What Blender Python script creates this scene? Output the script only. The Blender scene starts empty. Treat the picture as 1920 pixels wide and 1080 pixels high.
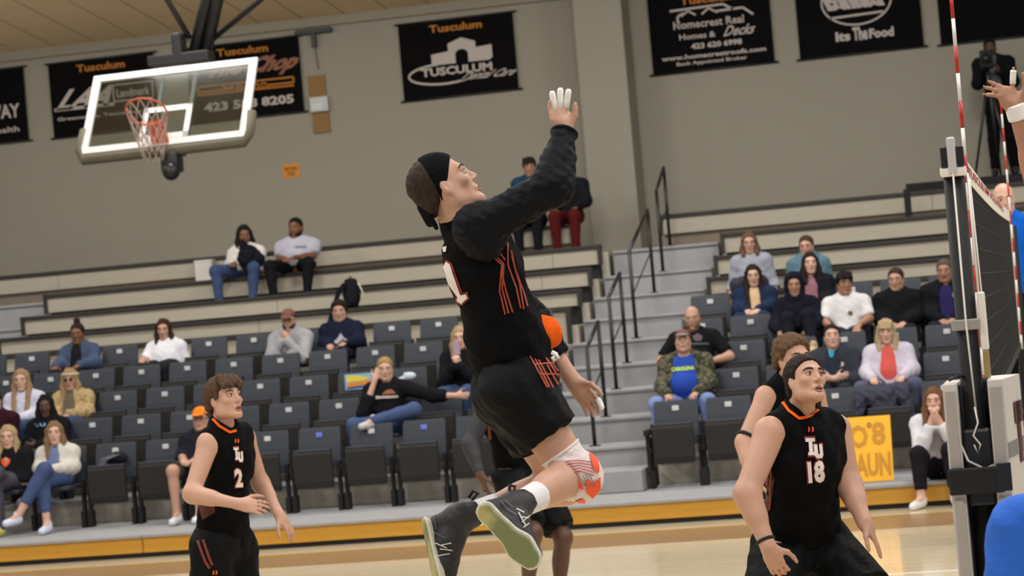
import bpy, bmesh, math, random
import numpy as np
from mathutils import Vector, Matrix
from mathutils.bvhtree import BVHTree

SC = bpy.context.scene
COL = SC.collection
random.seed(7)

# ------------------------------------------------------------------ camera
FPX, CH = 4600.0, 2.05
YAW, ROLL, HZ = math.radians(12.5), math.atan(.085), 587.0
PIT = math.atan((HZ - 540) / FPX)
FW = np.array([-math.sin(YAW) * math.cos(PIT), math.cos(YAW) * math.cos(PIT), math.sin(PIT)])
RT = np.array([math.cos(YAW), math.sin(YAW), 0.0])
UPV = np.cross(RT, FW)
RI = RT * math.cos(ROLL) - UPV * math.sin(ROLL)
UI = UPV * math.cos(ROLL) + RT * math.sin(ROLL)
CAM = np.array([0, 0, CH])
cam = bpy.data.cameras.new('camera')
cam.sensor_width = 36
cam.lens = 36 * FPX / 1920
cam.clip_end = 200
cam.dof.use_dof = True
cam.dof.focus_distance = 9.6
cam.dof.aperture_fstop = 5.6
cam_ob = bpy.data.objects.new('camera', cam)
COL.objects.link(cam_ob)
cam_ob.matrix_world = Matrix(((RI[0], UI[0], -FW[0], 0), (RI[1], UI[1], -FW[1], 0), (RI[2], UI[2], -FW[2], CH), (0, 0, 0, 1)))
SC.camera = cam_ob

def ray(x, y): return FW + RI * ((x - 960) / FPX) - UI * ((y - 540) / FPX)
def atY(x, y, Y): r = ray(x, y); return CAM + r * (Y / r[1])
def atX(x, y, X): r = ray(x, y); return CAM + r * (X / r[0])
def atZ(x, y, Z): r = ray(x, y); return CAM + r * ((Z - CH) / r[2])
def atd(x, y, d): return CAM + ray(x, y) * d

# ------------------------------------------------------------------ world, lamps, exposure
w = bpy.data.worlds.new('gym_air'); SC.world = w
w.use_nodes = True
w.node_tree.nodes['Background'].inputs[0].default_value = (.93, .95, 1.0, 1)
w.node_tree.nodes['Background'].inputs[1].default_value = .3
def lamp(name, loc, power, size, color, rot=(0, 0, 0)):
    l = bpy.data.lights.new(name, 'AREA'); l.energy = power; l.shape = 'RECTANGLE'
    l.size = size[0]; l.size_y = size[1]; l.color = color
    o = bpy.data.objects.new(name, l); o.location = loc; o.rotation_euler = rot; COL.objects.link(o)
for lx in (-11.5, -5.5, .5, 6):
    for ly in (2.5, 8.5, 14.5, 20.5):
        lamp('gym_lamp', (lx, ly, 7.6), 218, (1.6, 1.0), (1.0, .97, .93))
for lx in (-14, -9.5, -5, -.5):  # fill lights added above the stands to brighten seats and wall
    lamp('seating_fill', (lx, 26.0, 6.9), 150, (1.6, 1.0), (1.0, .97, .92), (math.radians(18), 0, 0))
SC.view_settings.view_transform = 'Standard'
SC.view_settings.look = 'None'
SC.view_settings.gamma = 1
SC.view_settings.use_curve_mapping = False
SC.view_settings.exposure = 0.0

# ------------------------------------------------------------------ materials
def lin(c): c = c / 255; return c / 12.92 if c <= .04045 else ((c + .055) / 1.055) ** 2.4
def rgb(r, g, b): return (lin(r), lin(g), lin(b), 1)
MATS = {}
def mat(name, col, rough=.6, var=.12, scale=8, bump=0, bscale=60, metal=0, spec=.5, stretch=None, col2=None, trans=0, alpha=1):
    if name in MATS: return MATS[name]
    m = bpy.data.materials.new(name); m.use_nodes = True
    nt = m.node_tree; b = nt.nodes['Principled BSDF']
    c = rgb(*col)
    b.inputs['Roughness'].default_value = rough
    b.inputs['Metallic'].default_value = metal
    b.inputs['Specular IOR Level'].default_value = spec
    tc = nt.nodes.new('ShaderNodeTexCoord')
    src = tc.outputs['Object']
    if stretch:
        mp = nt.nodes.new('ShaderNodeMapping'); mp.inputs['Scale'].default_value = stretch
        nt.links.new(src, mp.inputs[0]); src = mp.outputs[0]
    n = nt.nodes.new('ShaderNodeTexNoise'); n.inputs['Scale'].default_value = scale; n.inputs['Detail'].default_value = 4
    nt.links.new(src, n.inputs[0])
    mx = nt.nodes.new('ShaderNodeMixRGB')
    nt.links.new(n.outputs['Fac'], mx.inputs[0])
    if col2:
        mx.inputs[1].default_value = c; mx.inputs[2].default_value = rgb(*col2)
        mr = nt.nodes.new('ShaderNodeMapRange'); mr.inputs[1].default_value = .44; mr.inputs[2].default_value = .56
        nt.links.new(n.outputs['Fac'], mr.inputs[0]); nt.links.new(mr.outputs[0], mx.inputs[0])
    else:
        mx.inputs[1].default_value = tuple(v * (1 - var) for v in c[:3]) + (1,)
        mx.inputs[2].default_value = tuple(min(1, v * (1 + var)) for v in c[:3]) + (1,)
    nt.links.new(mx.outputs[0], b.inputs['Base Color'])
    if bump:
        n2 = nt.nodes.new('ShaderNodeTexNoise'); n2.inputs['Scale'].default_value = bscale; n2.inputs['Detail'].default_value = 3
        nt.links.new(src, n2.inputs[0])
        bp = nt.nodes.new('ShaderNodeBump'); bp.inputs['Strength'].default_value = bump; bp.inputs['Distance'].default_value = .02
        nt.links.new(n2.outputs['Fac'], bp.inputs['Height']); nt.links.new(bp.outputs[0], b.inputs['Normal'])
    MATS[name] = m
    return m
def cloth(name, col, col2=None, scale=8, rough=.85): return mat('cloth_' + name, col, rough, .12, scale, .25, 45, spec=.07, col2=col2)
def skin(name, col): return mat('skin_' + name, col, .5, .07, 9, .06, 120, spec=.4)

# ------------------------------------------------------------------ object helpers
def setp(o, label=None, cat=None, group=None, kind=None):
    if label: o['label'] = label
    if cat: o['category'] = cat
    if group: o['group'] = group
    if kind: o['kind'] = kind
    return o
def empty(name, loc=(0, 0, 0), rz=0, **k):
    o = bpy.data.objects.new(name, None); o.empty_display_size = .1
    o.location = loc; o.rotation_euler = (0, 0, rz); COL.objects.link(o)
    return setp(o, **k)
def obj(name, me, m=None, parent=None, loc=None, **k):
    o = bpy.data.objects.new(name, me)
    if m is not None and not me.materials: me.materials.append(m)
    if parent is not None: o.parent = parent
    if loc is not None: o.location = loc
    COL.objects.link(o)
    return setp(o, **k)
class MB:
    def __init__(s): s.v = []; s.f = []; s.sm = False
    def add(s, vs, fs):
        n = len(s.v); s.v += [tuple(float(c) for c in p) for p in vs]; s.f += [tuple(i + n for i in f) for f in fs]; return s
    def box(s, a, b, bev=0):
        x0, y0, z0 = (min(a[i], b[i]) for i in range(3)); x1, y1, z1 = (max(a[i], b[i]) for i in range(3))
        if bev <= 0:
            return s.add([(x0, y0, z0), (x1, y0, z0), (x1, y1, z0), (x0, y1, z0), (x0, y0, z1), (x1, y0, z1), (x1, y1, z1), (x0, y1, z1)],
                         [(0, 3, 2, 1), (4, 5, 6, 7), (0, 1, 5, 4), (1, 2, 6, 5), (2, 3, 7, 6), (3, 0, 4, 7)])
        bm = bmesh.new(); bmesh.ops.create_cube(bm, size=1)
        for v in bm.verts: v.co = Vector(((x0 + x1) / 2 + v.co.x * (x1 - x0), (y0 + y1) / 2 + v.co.y * (y1 - y0), (z0 + z1) / 2 + v.co.z * (z1 - z0)))
        bmesh.ops.bevel(bm, geom=bm.edges[:], offset=bev, segments=2, profile=.5, affect='EDGES')
        bm.verts.index_update()
        s.add([v.co for v in bm.verts], [[v.index for v in f.verts] for f in bm.faces]); bm.free(); return s
    def tube(s, pts, r, n=8, caps=True):
        pts = [np.array(p, float) for p in pts]
        rs = r if isinstance(r, (list, tuple)) else [r] * len(pts)
        base = len(s.v); prev = None
        for i, p in enumerate(pts):
            t = pts[min(i + 1, len(pts) - 1)] - pts[max(i - 1, 0)]; t = t / (np.linalg.norm(t) + 1e-9)
            a = prev if prev is not None else (np.array([0, 0, 1.]) if abs(t[2]) < .9 else np.array([1., 0, 0]))
            u = a - t * (a @ t); u /= np.linalg.norm(u); prev = u; v = np.cross(t, u)
            s.v += [tuple(p + rs[i] * (u * math.cos(2 * math.pi * k / n) + v * math.sin(2 * math.pi * k / n))) for k in range(n)]
        for i in range(len(pts) - 1):
            for k in range(n):
                a, b = base + i * n + k, base + i * n + (k + 1) % n
                s.f.append((a, b, b + n, a + n))
        if caps:
            s.f.append(tuple(base + k for k in range(n))[::-1]); s.f.append(tuple(base + (len(pts) - 1) * n + k for k in range(n)))
        return s
    def sphere(s, c, r, n=10, R=None):
        r = (r, r, r) if not hasattr(r, '__len__') else r
        c = np.array(c, float); R = np.eye(3) if R is None else R
        vs = []; fs = []
        for i in range(n // 2 + 1):
            th = math.pi * i / (n // 2)
            for k in range(n):
                ph = 2 * math.pi * k / n
                vs.append(c + R @ np.array([r[0] * math.sin(th) * math.cos(ph), r[1] * math.sin(th) * math.sin(ph), r[2] * math.cos(th)]))
        for i in range(n // 2):
            for k in range(n):
                fs.append((i * n + k, (i + 1) * n + k, (i + 1) * n + (k + 1) % n, i * n + (k + 1) % n))
        return s.add(vs, fs)
    def mesh(s, name='m', off=None, smooth=False):
        me = bpy.data.meshes.new(name)
        v = s.v if off is None else [(a - off[0], b - off[1], c - off[2]) for a, b, c in s.v]
        me.from_pydata(v, [], s.f); me.validate(); me.update()
        if smooth: me.shade_smooth()
        return me
    def build(s, name, m, parent=None, off=None, smooth=False, **k):
        return obj(name, s.mesh(name, off, smooth), m, parent, **k)

TXT = {}
def text2d(t, bold=.0):
    """flat outline mesh of a text line, height 1 cap, returns verts (n,2) starting at x=0, faces, width"""
    key = (t, bold)
    if key in TXT: return TXT[key]
    cu = bpy.data.curves.new('t', 'FONT'); cu.body = t; cu.offset = bold; cu.resolution_u = 2
    o = bpy.data.objects.new('t', cu); COL.objects.link(o)
    me = bpy.data.meshes.new_from_object(o.evaluated_get(bpy.context.evaluated_depsgraph_get()))
    v = np.array([x.co[:] for x in me.vertices]) if len(me.vertices) else np.zeros((0, 3))
    f = [tuple(p.vertices) for p in me.polygons]
    bpy.data.objects.remove(o); bpy.data.curves.remove(cu); bpy.data.meshes.remove(me)
    v = v[:, :2] - v[:, :2].min(0); h = v[:, 1].max(); v = v / h
    TXT[key] = (v, f, v[:, 0].max()); return TXT[key]
def letter(parent, t, m, o3, ux, uy, wid, hgt, bold=.02, shear=0, name='lettering', off=(0, 0, 0), thick=None):
    """text stretched to wid x hgt, lower-left at o3, axes ux, uy"""
    v, f, W = text2d(t, bold)
    o3, ux, uy = (np.array(a, float) for a in (o3, ux, uy))
    P = [o3 + ux * ((x + shear * y * W * .1) / W * wid) + uy * y * hgt - np.array(off) for x, y in v]
    return MB().add(P, f).build(name, m, parent)
# ------------------------------------------------------------------ implicit bodies: smooth unions turned into one continuous mesh
def nrm(a): a = np.array(a, float); return a / (np.linalg.norm(a) + 1e-12)
def A(*p): return np.array(p, float)
class F:
    """list of primitives: cone(a,b,ra,rb), ell(c,r,R); sub=True carves; clip(pt,n) keeps the side against n"""
    def __init__(s): s.p = []
    def cone(s, a, b, ra, rb=None, k=.03, sub=False, fa=False, fb=False):
        s.p.append(('c', A(*a), A(*b), ra, ra if rb is None else rb, k, sub, fa, fb)); return s
    def ell(s, c, r, R=None, k=.03, sub=False):
        r = (r, r, r) if not hasattr(r, '__len__') else r
        s.p.append(('e', A(*c), A(*r), np.eye(3) if R is None else R, k, sub)); return s
    def clip(s, pt, n, c=None, rad=None): s.p.append(('p', A(*pt), nrm(n), c, rad)); return s
    def mesh(s, vox, name='m', off=(0, 0, 0), noise=None, smooth=1):
        lo = np.full(3, 1e9); hi = np.full(3, -1e9)
        for q in s.p:
            if q[0] == 'c' and not q[6]:
                r = max(q[3], q[4]); lo = np.minimum(lo, np.minimum(q[1], q[2]) - r); hi = np.maximum(hi, np.maximum(q[1], q[2]) + r)
            if q[0] == 'e' and not q[5]:
                r = np.abs(q[3]) @ q[2]; lo = np.minimum(lo, q[1] - r); hi = np.maximum(hi, q[1] + r)
        lo -= vox * 3 + .02; hi += vox * 3 + .02
        n = np.ceil((hi - lo) / vox).astype(int) + 1
        ax = [(lo[i] + vox * np.arange(n[i])).astype(np.float32) for i in range(3)]
        G = np.full(n, .5, np.float32)
        for q in s.p:
            if q[0] == 'p':
                if q[3] is None: a0, a1 = np.zeros(3, int), n
                else:
                    a0 = np.clip(np.floor((q[3] - q[4] - lo) / vox), 0, n).astype(int); a1 = np.clip(np.ceil((q[3] + q[4] - lo) / vox) + 1, 0, n).astype(int)
            else:
                if q[0] == 'c': m = max(q[3], q[4]) + q[5] + 2 * vox; bl = np.minimum(q[1], q[2]) - m; bh = np.maximum(q[1], q[2]) + m
                else: r = np.abs(q[3]) @ q[2] + q[4] + 2 * vox; bl = q[1] - r; bh = q[1] + r
                a0 = np.clip(np.floor((bl - lo) / vox), 0, n).astype(int); a1 = np.clip(np.ceil((bh - lo) / vox) + 1, 0, n).astype(int)
            if np.any(a1 <= a0): continue
            sl = tuple(slice(a0[i], a1[i]) for i in range(3))
            X = ax[0][sl[0]][:, None, None]; Y = ax[1][sl[1]][None, :, None]; Z = ax[2][sl[2]][None, None, :]
            g = G[sl]
            if q[0] == 'p':
                d = (X - q[1][0]) * q[2][0] + (Y - q[1][1]) * q[2][1] + (Z - q[1][2]) * q[2][2]
                G[sl] = np.maximum(g, d); continue
            if q[0] == 'c':
                _, a, b, ra, rb, k, sub, fa, fb = q
                ba = b - a; L2 = float(ba @ ba) + 1e-12
                px, py, pz = X - a[0], Y - a[1], Z - a[2]
                t0 = (px * ba[0] + py * ba[1] + pz * ba[2]) / L2
                t = np.clip(t0, 0, 1)
                d = np.sqrt((px - ba[0] * t) ** 2 + (py - ba[1] * t) ** 2 + (pz - ba[2] * t) ** 2) - (ra + (rb - ra) * t)
                L = math.sqrt(L2)
                if fb: d = np.maximum(d, (t0 - 1) * L)
                if fa: d = np.maximum(d, -t0 * L)
            else:
                _, c, r, R, k, sub = q
                dx, dy, dz = X - c[0], Y - c[1], Z - c[2]
                l = [dx * R[0, i] + dy * R[1, i] + dz * R[2, i] for i in range(3)]
                k0 = np.sqrt((l[0] / r[0]) ** 2 + (l[1] / r[1]) ** 2 + (l[2] / r[2]) ** 2)
                k1 = np.sqrt((l[0] / r[0] ** 2) ** 2 + (l[1] / r[1] ** 2) ** 2 + (l[2] / r[2] ** 2) ** 2) + 1e-9
                d = np.where(k0 < 1e-3, -min(r), k0 * (k0 - 1) / k1)
            if sub:
                h = np.clip(.5 - .5 * (g + d) / k, 0, 1); G[sl] = g + (-d - g) * h + k * h * (1 - h)
            else:
                h = np.clip(.5 + .5 * (d - g) / k, 0, 1); G[sl] = d + (g - d) * h - k * h * (1 - h)
        if noise:
            amp, fr = noise[:2]; seed = noise[2] if len(noise) > 2 else 0
            fr = A(*fr) if hasattr(fr, '__len__') else A(fr, fr, fr)
            X, Y, Z = ax[0][:, None, None] * fr[0], ax[1][None, :, None] * fr[1], ax[2][None, None, :] * fr[2]
            G += amp * (np.sin(X + 1.7 * Y + seed) * np.sin(1.3 * Z + .6 * X + 2 * seed) + .6 * np.sin(2.3 * Y - 1.9 * Z + .5 * X + seed) * np.sin(2.1 * X + 1.1 * Z) ).astype(np.float32)
        return nets(G, lo, vox, name, off, smooth)
def nets(G, lo, vox, name, off, smooth):
    S = G < 0
    n = G.shape
    cnt = np.zeros((n[0] - 1, n[1] - 1, n[2] - 1), np.int8)
    for i in (0, 1):
        for j in (0, 1):
            for k in (0, 1): cnt += S[i:n[0] - 1 + i, j:n[1] - 1 + j, k:n[2] - 1 + k]
    act = (cnt > 0) & (cnt < 8)
    I = np.argwhere(act)
    idx = np.full(cnt.shape, -1, np.int32); idx[act] = np.arange(len(I))
    P = np.zeros((len(I), 3)); W = np.zeros(len(I))
    cs = [(i, j, k) for i in (0, 1) for j in (0, 1) for k in (0, 1)]
    gv = {c: G[I[:, 0] + c[0], I[:, 1] + c[1], I[:, 2] + c[2]] for c in cs}
    for c in cs:
        for a in range(3):
            if c[a]: continue
            d = list(c); d[a] = 1; d = tuple(d)
            g0, g1 = gv[c], gv[d]; m = (g0 < 0) != (g1 < 0)
            t = np.where(m, g0 / np.where(m, g0 - g1, 1), 0)
            pt = np.repeat(A(*c)[None], len(I), 0); pt[:, a] += t
            P += pt * m[:, None]; W += m
    V = lo + (I + P / W[:, None]) * vox
    Q = []
    for a in range(3):
        b, c = (a + 1) % 3, (a + 2) % 3
        s0 = [slice(None)] * 3; s1 = [slice(None)] * 3; s0[a] = slice(0, -1); s1[a] = slice(1, None)
        A0, A1 = S[tuple(s0)], S[tuple(s1)]
        E = np.argwhere(A0 != A1)
        E = E[(E[:, b] > 0) & (E[:, c] > 0) & (E[:, b] < n[b] - 1) & (E[:, c] < n[c] - 1)]
        fl = A0[E[:, 0], E[:, 1], E[:, 2]]
        def cell(db, dc):
            e = E.copy(); e[:, b] -= db; e[:, c] -= dc; return idx[e[:, 0], e[:, 1], e[:, 2]]
        q = np.stack([cell(1, 1), cell(0, 1), cell(0, 0), cell(1, 0)], 1)
        q[~fl] = q[~fl][:, ::-1]
        Q.append(q)
    Q = np.concatenate(Q); Q = Q[(Q >= 0).all(1)]
    for _ in range(smooth):
        acc = np.zeros_like(V); w = np.zeros(len(V))
        for i in range(4):
            np.add.at(acc, Q[:, i], V[Q[:, (i + 1) % 4]]); np.add.at(acc, Q[:, i], V[Q[:, (i - 1) % 4]]); np.add.at(w, Q[:, i], 2)
        V = V * .45 + acc / np.maximum(w, 1)[:, None] * .55
    me = bpy.data.meshes.new(name)
    me.vertices.add(len(V)); me.vertices.foreach_set('co', (V - A(*off)).astype(np.float32).ravel())
    me.loops.add(len(Q) * 4); me.loops.foreach_set('vertex_index', Q.astype(np.int32).ravel())
    me.polygons.add(len(Q)); me.polygons.foreach_set('loop_start', np.arange(0, len(Q) * 4, 4, dtype=np.int32))
    me.polygons.foreach_set('loop_total', np.full(len(Q), 4, np.int32))
    me.update(calc_edges=True); me.shade_smooth()
    me['n'] = 1
    return me
def bvh_of(me, off=(0, 0, 0)):
    v = np.empty(len(me.vertices) * 3, np.float32); me.vertices.foreach_get('co', v)
    v = v.reshape(-1, 3) + A(*off)
    li = np.empty(len(me.loops), np.int32); me.loops.foreach_get('vertex_index', li)
    return BVHTree.FromPolygons([tuple(p) for p in v.tolist()], li.reshape(-1, 4).tolist())
def decal(parent, m, pts, faces, trees, base, name='print', lift=.004, sub=0):
    """print on cloth: 2-D outline laid on the garment along the line of sight used to measure it"""
    if sub:
        bm = bmesh.new()
        vs = [bm.verts.new((p[0], p[1], 0)) for p in pts]
        for f in faces:
            try: bm.faces.new([vs[i] for i in f])
            except ValueError: pass
        bmesh.ops.triangulate(bm, faces=bm.faces[:])
        for _ in range(sub): bmesh.ops.subdivide_edges(bm, edges=bm.edges[:], cuts=1, use_grid_fill=True)
        bm.verts.index_update(); pts = [(v.co.x, v.co.y) for v in bm.verts]; faces = [[v.index for v in f.verts] for f in bm.faces]; bm.free()
    P = []
    for x, y in pts:
        r = nrm(ray(x, y)); best = None
        for t in trees:
            h = t.ray_cast(Vector(CAM), Vector(r))
            if h[0] is not None and (best is None or h[3] < best[3]): best = h
        P.append(None if best is None else np.array(best[0]) + lift * np.array(best[1]) * (1 if np.dot(best[1], r) < 0 else -1) - r * lift)
    ds = [np.linalg.norm(p - CAM) for p in P if p is not None]
    if not ds: return None
    med = float(np.median(ds))
    ok = [p is not None and abs(np.linalg.norm(p - CAM) - med) < .3 for p in P]
    keep = [f for f in faces if all(ok[i] for i in f)]
    P = [p if o else CAM for p, o in zip(P, ok)]
    mp = {}; V = []; Fs = []
    for f in keep:
        g = []
        for i in f:
            if i not in mp: mp[i] = len(V); V.append(P[i] - base)
            g.append(mp[i])
        Fs.append(g)
    if not Fs: return None
    return MB().add(V, Fs).build(name, m, parent)
def decal_text(parent, m, t, o, ux, uy, trees, base, bold=.03, sub=0, **k):
    v, f, W = text2d(t, bold)
    o, ux, uy = A(*o), A(*ux), A(*uy)
    return decal(parent, m, [o + ux * (x / W) + uy * y for x, y in v], f, trees, base, sub=sub, **k)
def ribbon(parent, m, pts, wd, trees, base, name='stripe', **k):
    pts = [A(*p) for p in pts]; D = []
    for i in range(len(pts) - 1):
        n = max(1, int(np.linalg.norm(pts[i + 1] - pts[i]) / 6))
        D += [pts[i] + (pts[i + 1] - pts[i]) * j / n for j in range(n)]
    D.append(pts[-1]); vs = []
    for i, p in enumerate(D):
        t = nrm(D[min(i + 1, len(D) - 1)] - D[max(i - 1, 0)]); q = A(-t[1], t[0]) * wd / 2
        vs += [p - q, p + q]
    return decal(parent, m, vs, [(2 * i, 2 * i + 1, 2 * i + 3, 2 * i + 2) for i in range(len(D) - 1)], trees, base, name=name, **k)

# ------------------------------------------------------------------ human anatomy
def frame(y, z):
    y = nrm(y); x = nrm(np.cross(y, z)); z = np.cross(x, y); return np.stack([x, y, z], 1)
class Head:
    def __init__(s, c, face, up=(0, 0, 1), sc=1.0): s.c = A(*c); s.R = frame(face, up); s.s = sc
    def P(s, x, y, z): return s.c + s.R @ (A(x, y, z) * s.s)
    def skin(s, f, female=False, mouth_open=0):
        k = s.s
        f.ell(s.P(0, -.014, .036), A(.074, .095, .085) * k, s.R, k=.02)
        f.ell(s.P(0, .024, -.02), A(.061, .066, .082) * k, s.R, k=.03)
        jw = .036 if female else .045
        for sx in (-1, 1):
            f.cone(s.P(sx * jw, .004, -.07), s.P(sx * .015, .066, -.1), .022 * k, .0195 * k, k=.025)
            f.cone(s.P(sx * (jw + .008), -.002, -.03), s.P(sx * jw, .002, -.07), .02 * k, .021 * k, k=.03)
            f.ell(s.P(sx * .044, .062, -.022), A(.02, .017, .016) * k, s.R, k=.018)
            f.ell(s.P(sx * .0755, -.006, -.012), A(.0095, .0185, .031) * k, frame(s.R @ A(sx * -.35, 1, .0), s.R[:, 2]), k=.006)
            f.ell(s.P(sx * .0865, .001, -.006), A(.0095, .0105, .018) * k, s.R, k=.003, sub=True)
        f.ell(s.P(0, .076, -.104), A(.021, .016, .015) * k, s.R, k=.016)
        f.cone(s.P(-.042, .07, .025), s.P(-.012, .083, .023), .0125 * k, k=.014).cone(s.P(.042, .07, .025), s.P(.012, .083, .023), .0125 * k, k=.014)
        for sx in (-1, 1): f.ell(s.P(sx * .0305, .101, .002), A(.0175, .019, .0105) * k, s.R, k=.01, sub=True)
        f.cone(s.P(0, .083, .018), s.P(0, .1045, -.026), .0078 * k, .0098 * k, k=.01)
        f.ell(s.P(0, .104, -.03), A(.0105, .0095, .0085) * k, s.R, k=.006)
        for sx in (-1, 1):
            f.ell(s.P(sx * .0125, .0945, -.035), A(.0085, .0105, .0075) * k, s.R, k=.005)
            f.ell(s.P(sx * .0065, .1, -.0415), A(.0035, .005, .004) * k, s.R, k=.003, sub=True)
        f.ell(s.P(0, .082, -.064), A(.028, .013, .014) * k, s.R, k=.012)
        if mouth_open: f.ell(s.P(0, .1, -.07 - mouth_open / 2), A(.018, .02, .004 + mouth_open / 2) * k, s.R, k=.004, sub=True)
    def features(s, root, base, iris=(70, 50, 35), brow=(45, 32, 25), lip=(160, 95, 85), mouth_open=0, hero=False, closed=False, brow_w=.0042, skinm=None):
        k = s.s
        n = 14 if hero else 8
        ey = MB(); ir = MB(); ld = MB(); ls = MB()
        er = A(.0138, .0132, .0125) * k
        for sx in (-1, 1):
            c = s.P(sx * .0305, .0745, .002)
            ey.sphere(c, er, n, s.R)
            g = nrm(s.R @ A(0, 1, .0))
            ir.sphere(c + g * er[1] * .72, A(.0072, .0043, .0072) * k, n, s.R)
            if hero or skinm:   # lids: skin caps over and under the eyeball
                V = []; Fs = []; nn = 12; mm = 5
                for part, (z0, z1) in enumerate(((.5, 1.4), (-.5, -1.35))):
                    o = len(V)
                    for i in range(mm + 1):
                        for q in range(nn + 1):
                            t = math.pi * q / nn; el = z0 + (z1 - z0) * i / mm; el *= (.35 + .65 * math.sin(t) ** .6) if i == 0 else 1
                            V.append(c + s.R @ (A(math.cos(t) * math.cos(el), math.sin(t) * math.cos(el), math.sin(el)) * er * 1.14))
                    for i in range(mm):
                        for q in range(nn): Fs.append((o + i * (nn + 1) + q, o + i * (nn + 1) + q + 1, o + (i + 1) * (nn + 1) + q + 1, o + (i + 1) * (nn + 1) + q))
                ld.add(V, Fs)
                ls.tube([V[q] + s.R @ A(0, .0006, 0) for q in range(nn + 1)], .0011 * k, 5)
        if hero or skinm:
            for sx in (-1, 1):
                c = s.P(sx * .0305, .0745, .002)
                e = MB().sphere(c, er, n, s.R).build('eye', mat('eye_white', (190, 182, 176), .25, .02), root, off=base, smooth=True)
                MB().sphere(c + g * er[1] * .72, A(.0072, .0043, .0072) * k, n, s.R).build('iris', mat('iris_%d' % iris[0], iris, .2, .1), e, off=base, smooth=True)
        else:
            e = ey.build('eyes', mat('eye_dim', (150, 132, 122), .4, .02), root, off=base, smooth=True)
            ir.build('irises', mat('iris_%d' % iris[0], iris, .2, .1), e, off=base, smooth=True)
        if ld.v:
            l = ld.build('eyelids', skinm or MATS['skin_light'], root, off=base, smooth=True)
            ls.build('lashes', mat('lash', (30, 22, 20), .7), root, off=base, smooth=True)
        bw = MB()
        for sx in (-1, 1):
            bw.tube([s.P(sx * .011, .0915, .0205), s.P(sx * .02, .0915, .0245), s.P(sx * .034, .0862, .027), s.P(sx * .046, .0792, .025), s.P(sx * .055, .0712, .019)], [brow_w * .8 * k, brow_w * 1.1 * k, brow_w * 1.1 * k, brow_w * .9 * k, brow_w * .4 * k], 6)
        bw.build('eyebrows', mat('brow_%d' % brow[0], brow, .8), root, off=base, smooth=True)
        lp = MB(); mo = mouth_open
        for z_, h_, w_ in ((-.0615, .0036, .024), (-.0725 - mo, .0048, .0215)):
            q = [s.P(w_ * t, .0925 - .012 * t * t - (.001 if abs(t) > .8 else 0), z_ + (.0022 if z_ > -.065 else -.001) * (1 - t * t) - (.0035 * t * t * (1 if z_ > -.065 else -1.2)) - (mo * .5 * t * t if z_ > -.065 else -mo * .5 * t * t)) for t in np.linspace(-1, 1, 9)]
            lp.tube(q, [h_ * k * v for v in (.3, .75, .95, 1, 1, 1, .95, .75, .3)], 7)
        lp.build('lips', mat('lips_%d' % lip[0], lip, .45, .05), root, off=base, smooth=True)
        mc = MB().sphere(s.P(0, .087 if not mo else .0895, -.067 - mo / 2), A(.02, .006, .0016 + mo / 2) * k, n, s.R)
        mc.build('mouth', mat('mouth_dark', (52, 22, 22), .5), root, off=base, smooth=True)
def hand(f, w, d, pn, ts, sc=1., curl=.35, spread=.12, coarse=False, lens=(.072, .08, .075, .06), curls=None, dirs=None, th=1.):
    """w wrist, d pointing direction, pn palm normal, ts side of the thumb (+1/-1 along d x pn)"""
    d = nrm(d); pn = nrm(np.array(pn) - d * np.dot(pn, d)); x = np.cross(d, pn) * ts
    w = A(*w); B = np.stack([x, d, pn], 1)
    f.ell(w + d * .047 * sc, A(.041, .05, .0145) * sc, B, k=.018)
    f.cone(w - d * .01, w + d * .03 * sc, .024 * sc, .026 * sc, k=.02)
    tips = []
    r = .0088 * sc if not coarse else .0105
    for i, (o, L) in enumerate(zip((.03, .0105, -.01, -.029), lens)):
        c = curls[i] if curls else curl
        a = w + d * .083 * sc + x * o * sc - d * abs(o) * .25 * sc
        dd = nrm(dirs[i]) if dirs else nrm(d + x * o / .03 * spread); seg = [L * .45, L * .32, L * .25]; p = a; ang = c * .5; js = [a - dd * .025 * sc, a]
        for q in seg:
            p = p + (dd * math.cos(ang) + pn * math.sin(ang)) * q * sc; js.append(p); ang += c
        for q in range(4): f.cone(js[q], js[q + 1], r * (1.04 - .07 * q), r * (1 - .08 * q), k=.006)
        tips.append(js)
    a = w + d * .025 * sc + x * .028 * sc + pn * .008
    b = a + (x * .75 + d * .6 + pn * .3) * .042 * sc * th
    c_ = b + (x * .35 + d * .9 + pn * .3) * .034 * sc * th; e = c_ + (x * .15 + d + pn * .25) * .024 * sc * th
    f.cone(a, b, .0155 * sc, .0115 * sc, k=.014).cone(b, c_, .0108 * sc, .0095 * sc, k=.006).cone(c_, e, .0095 * sc, .0078 * sc, k=.006)
    tips.append([a, b, c_, e]); return tips
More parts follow.
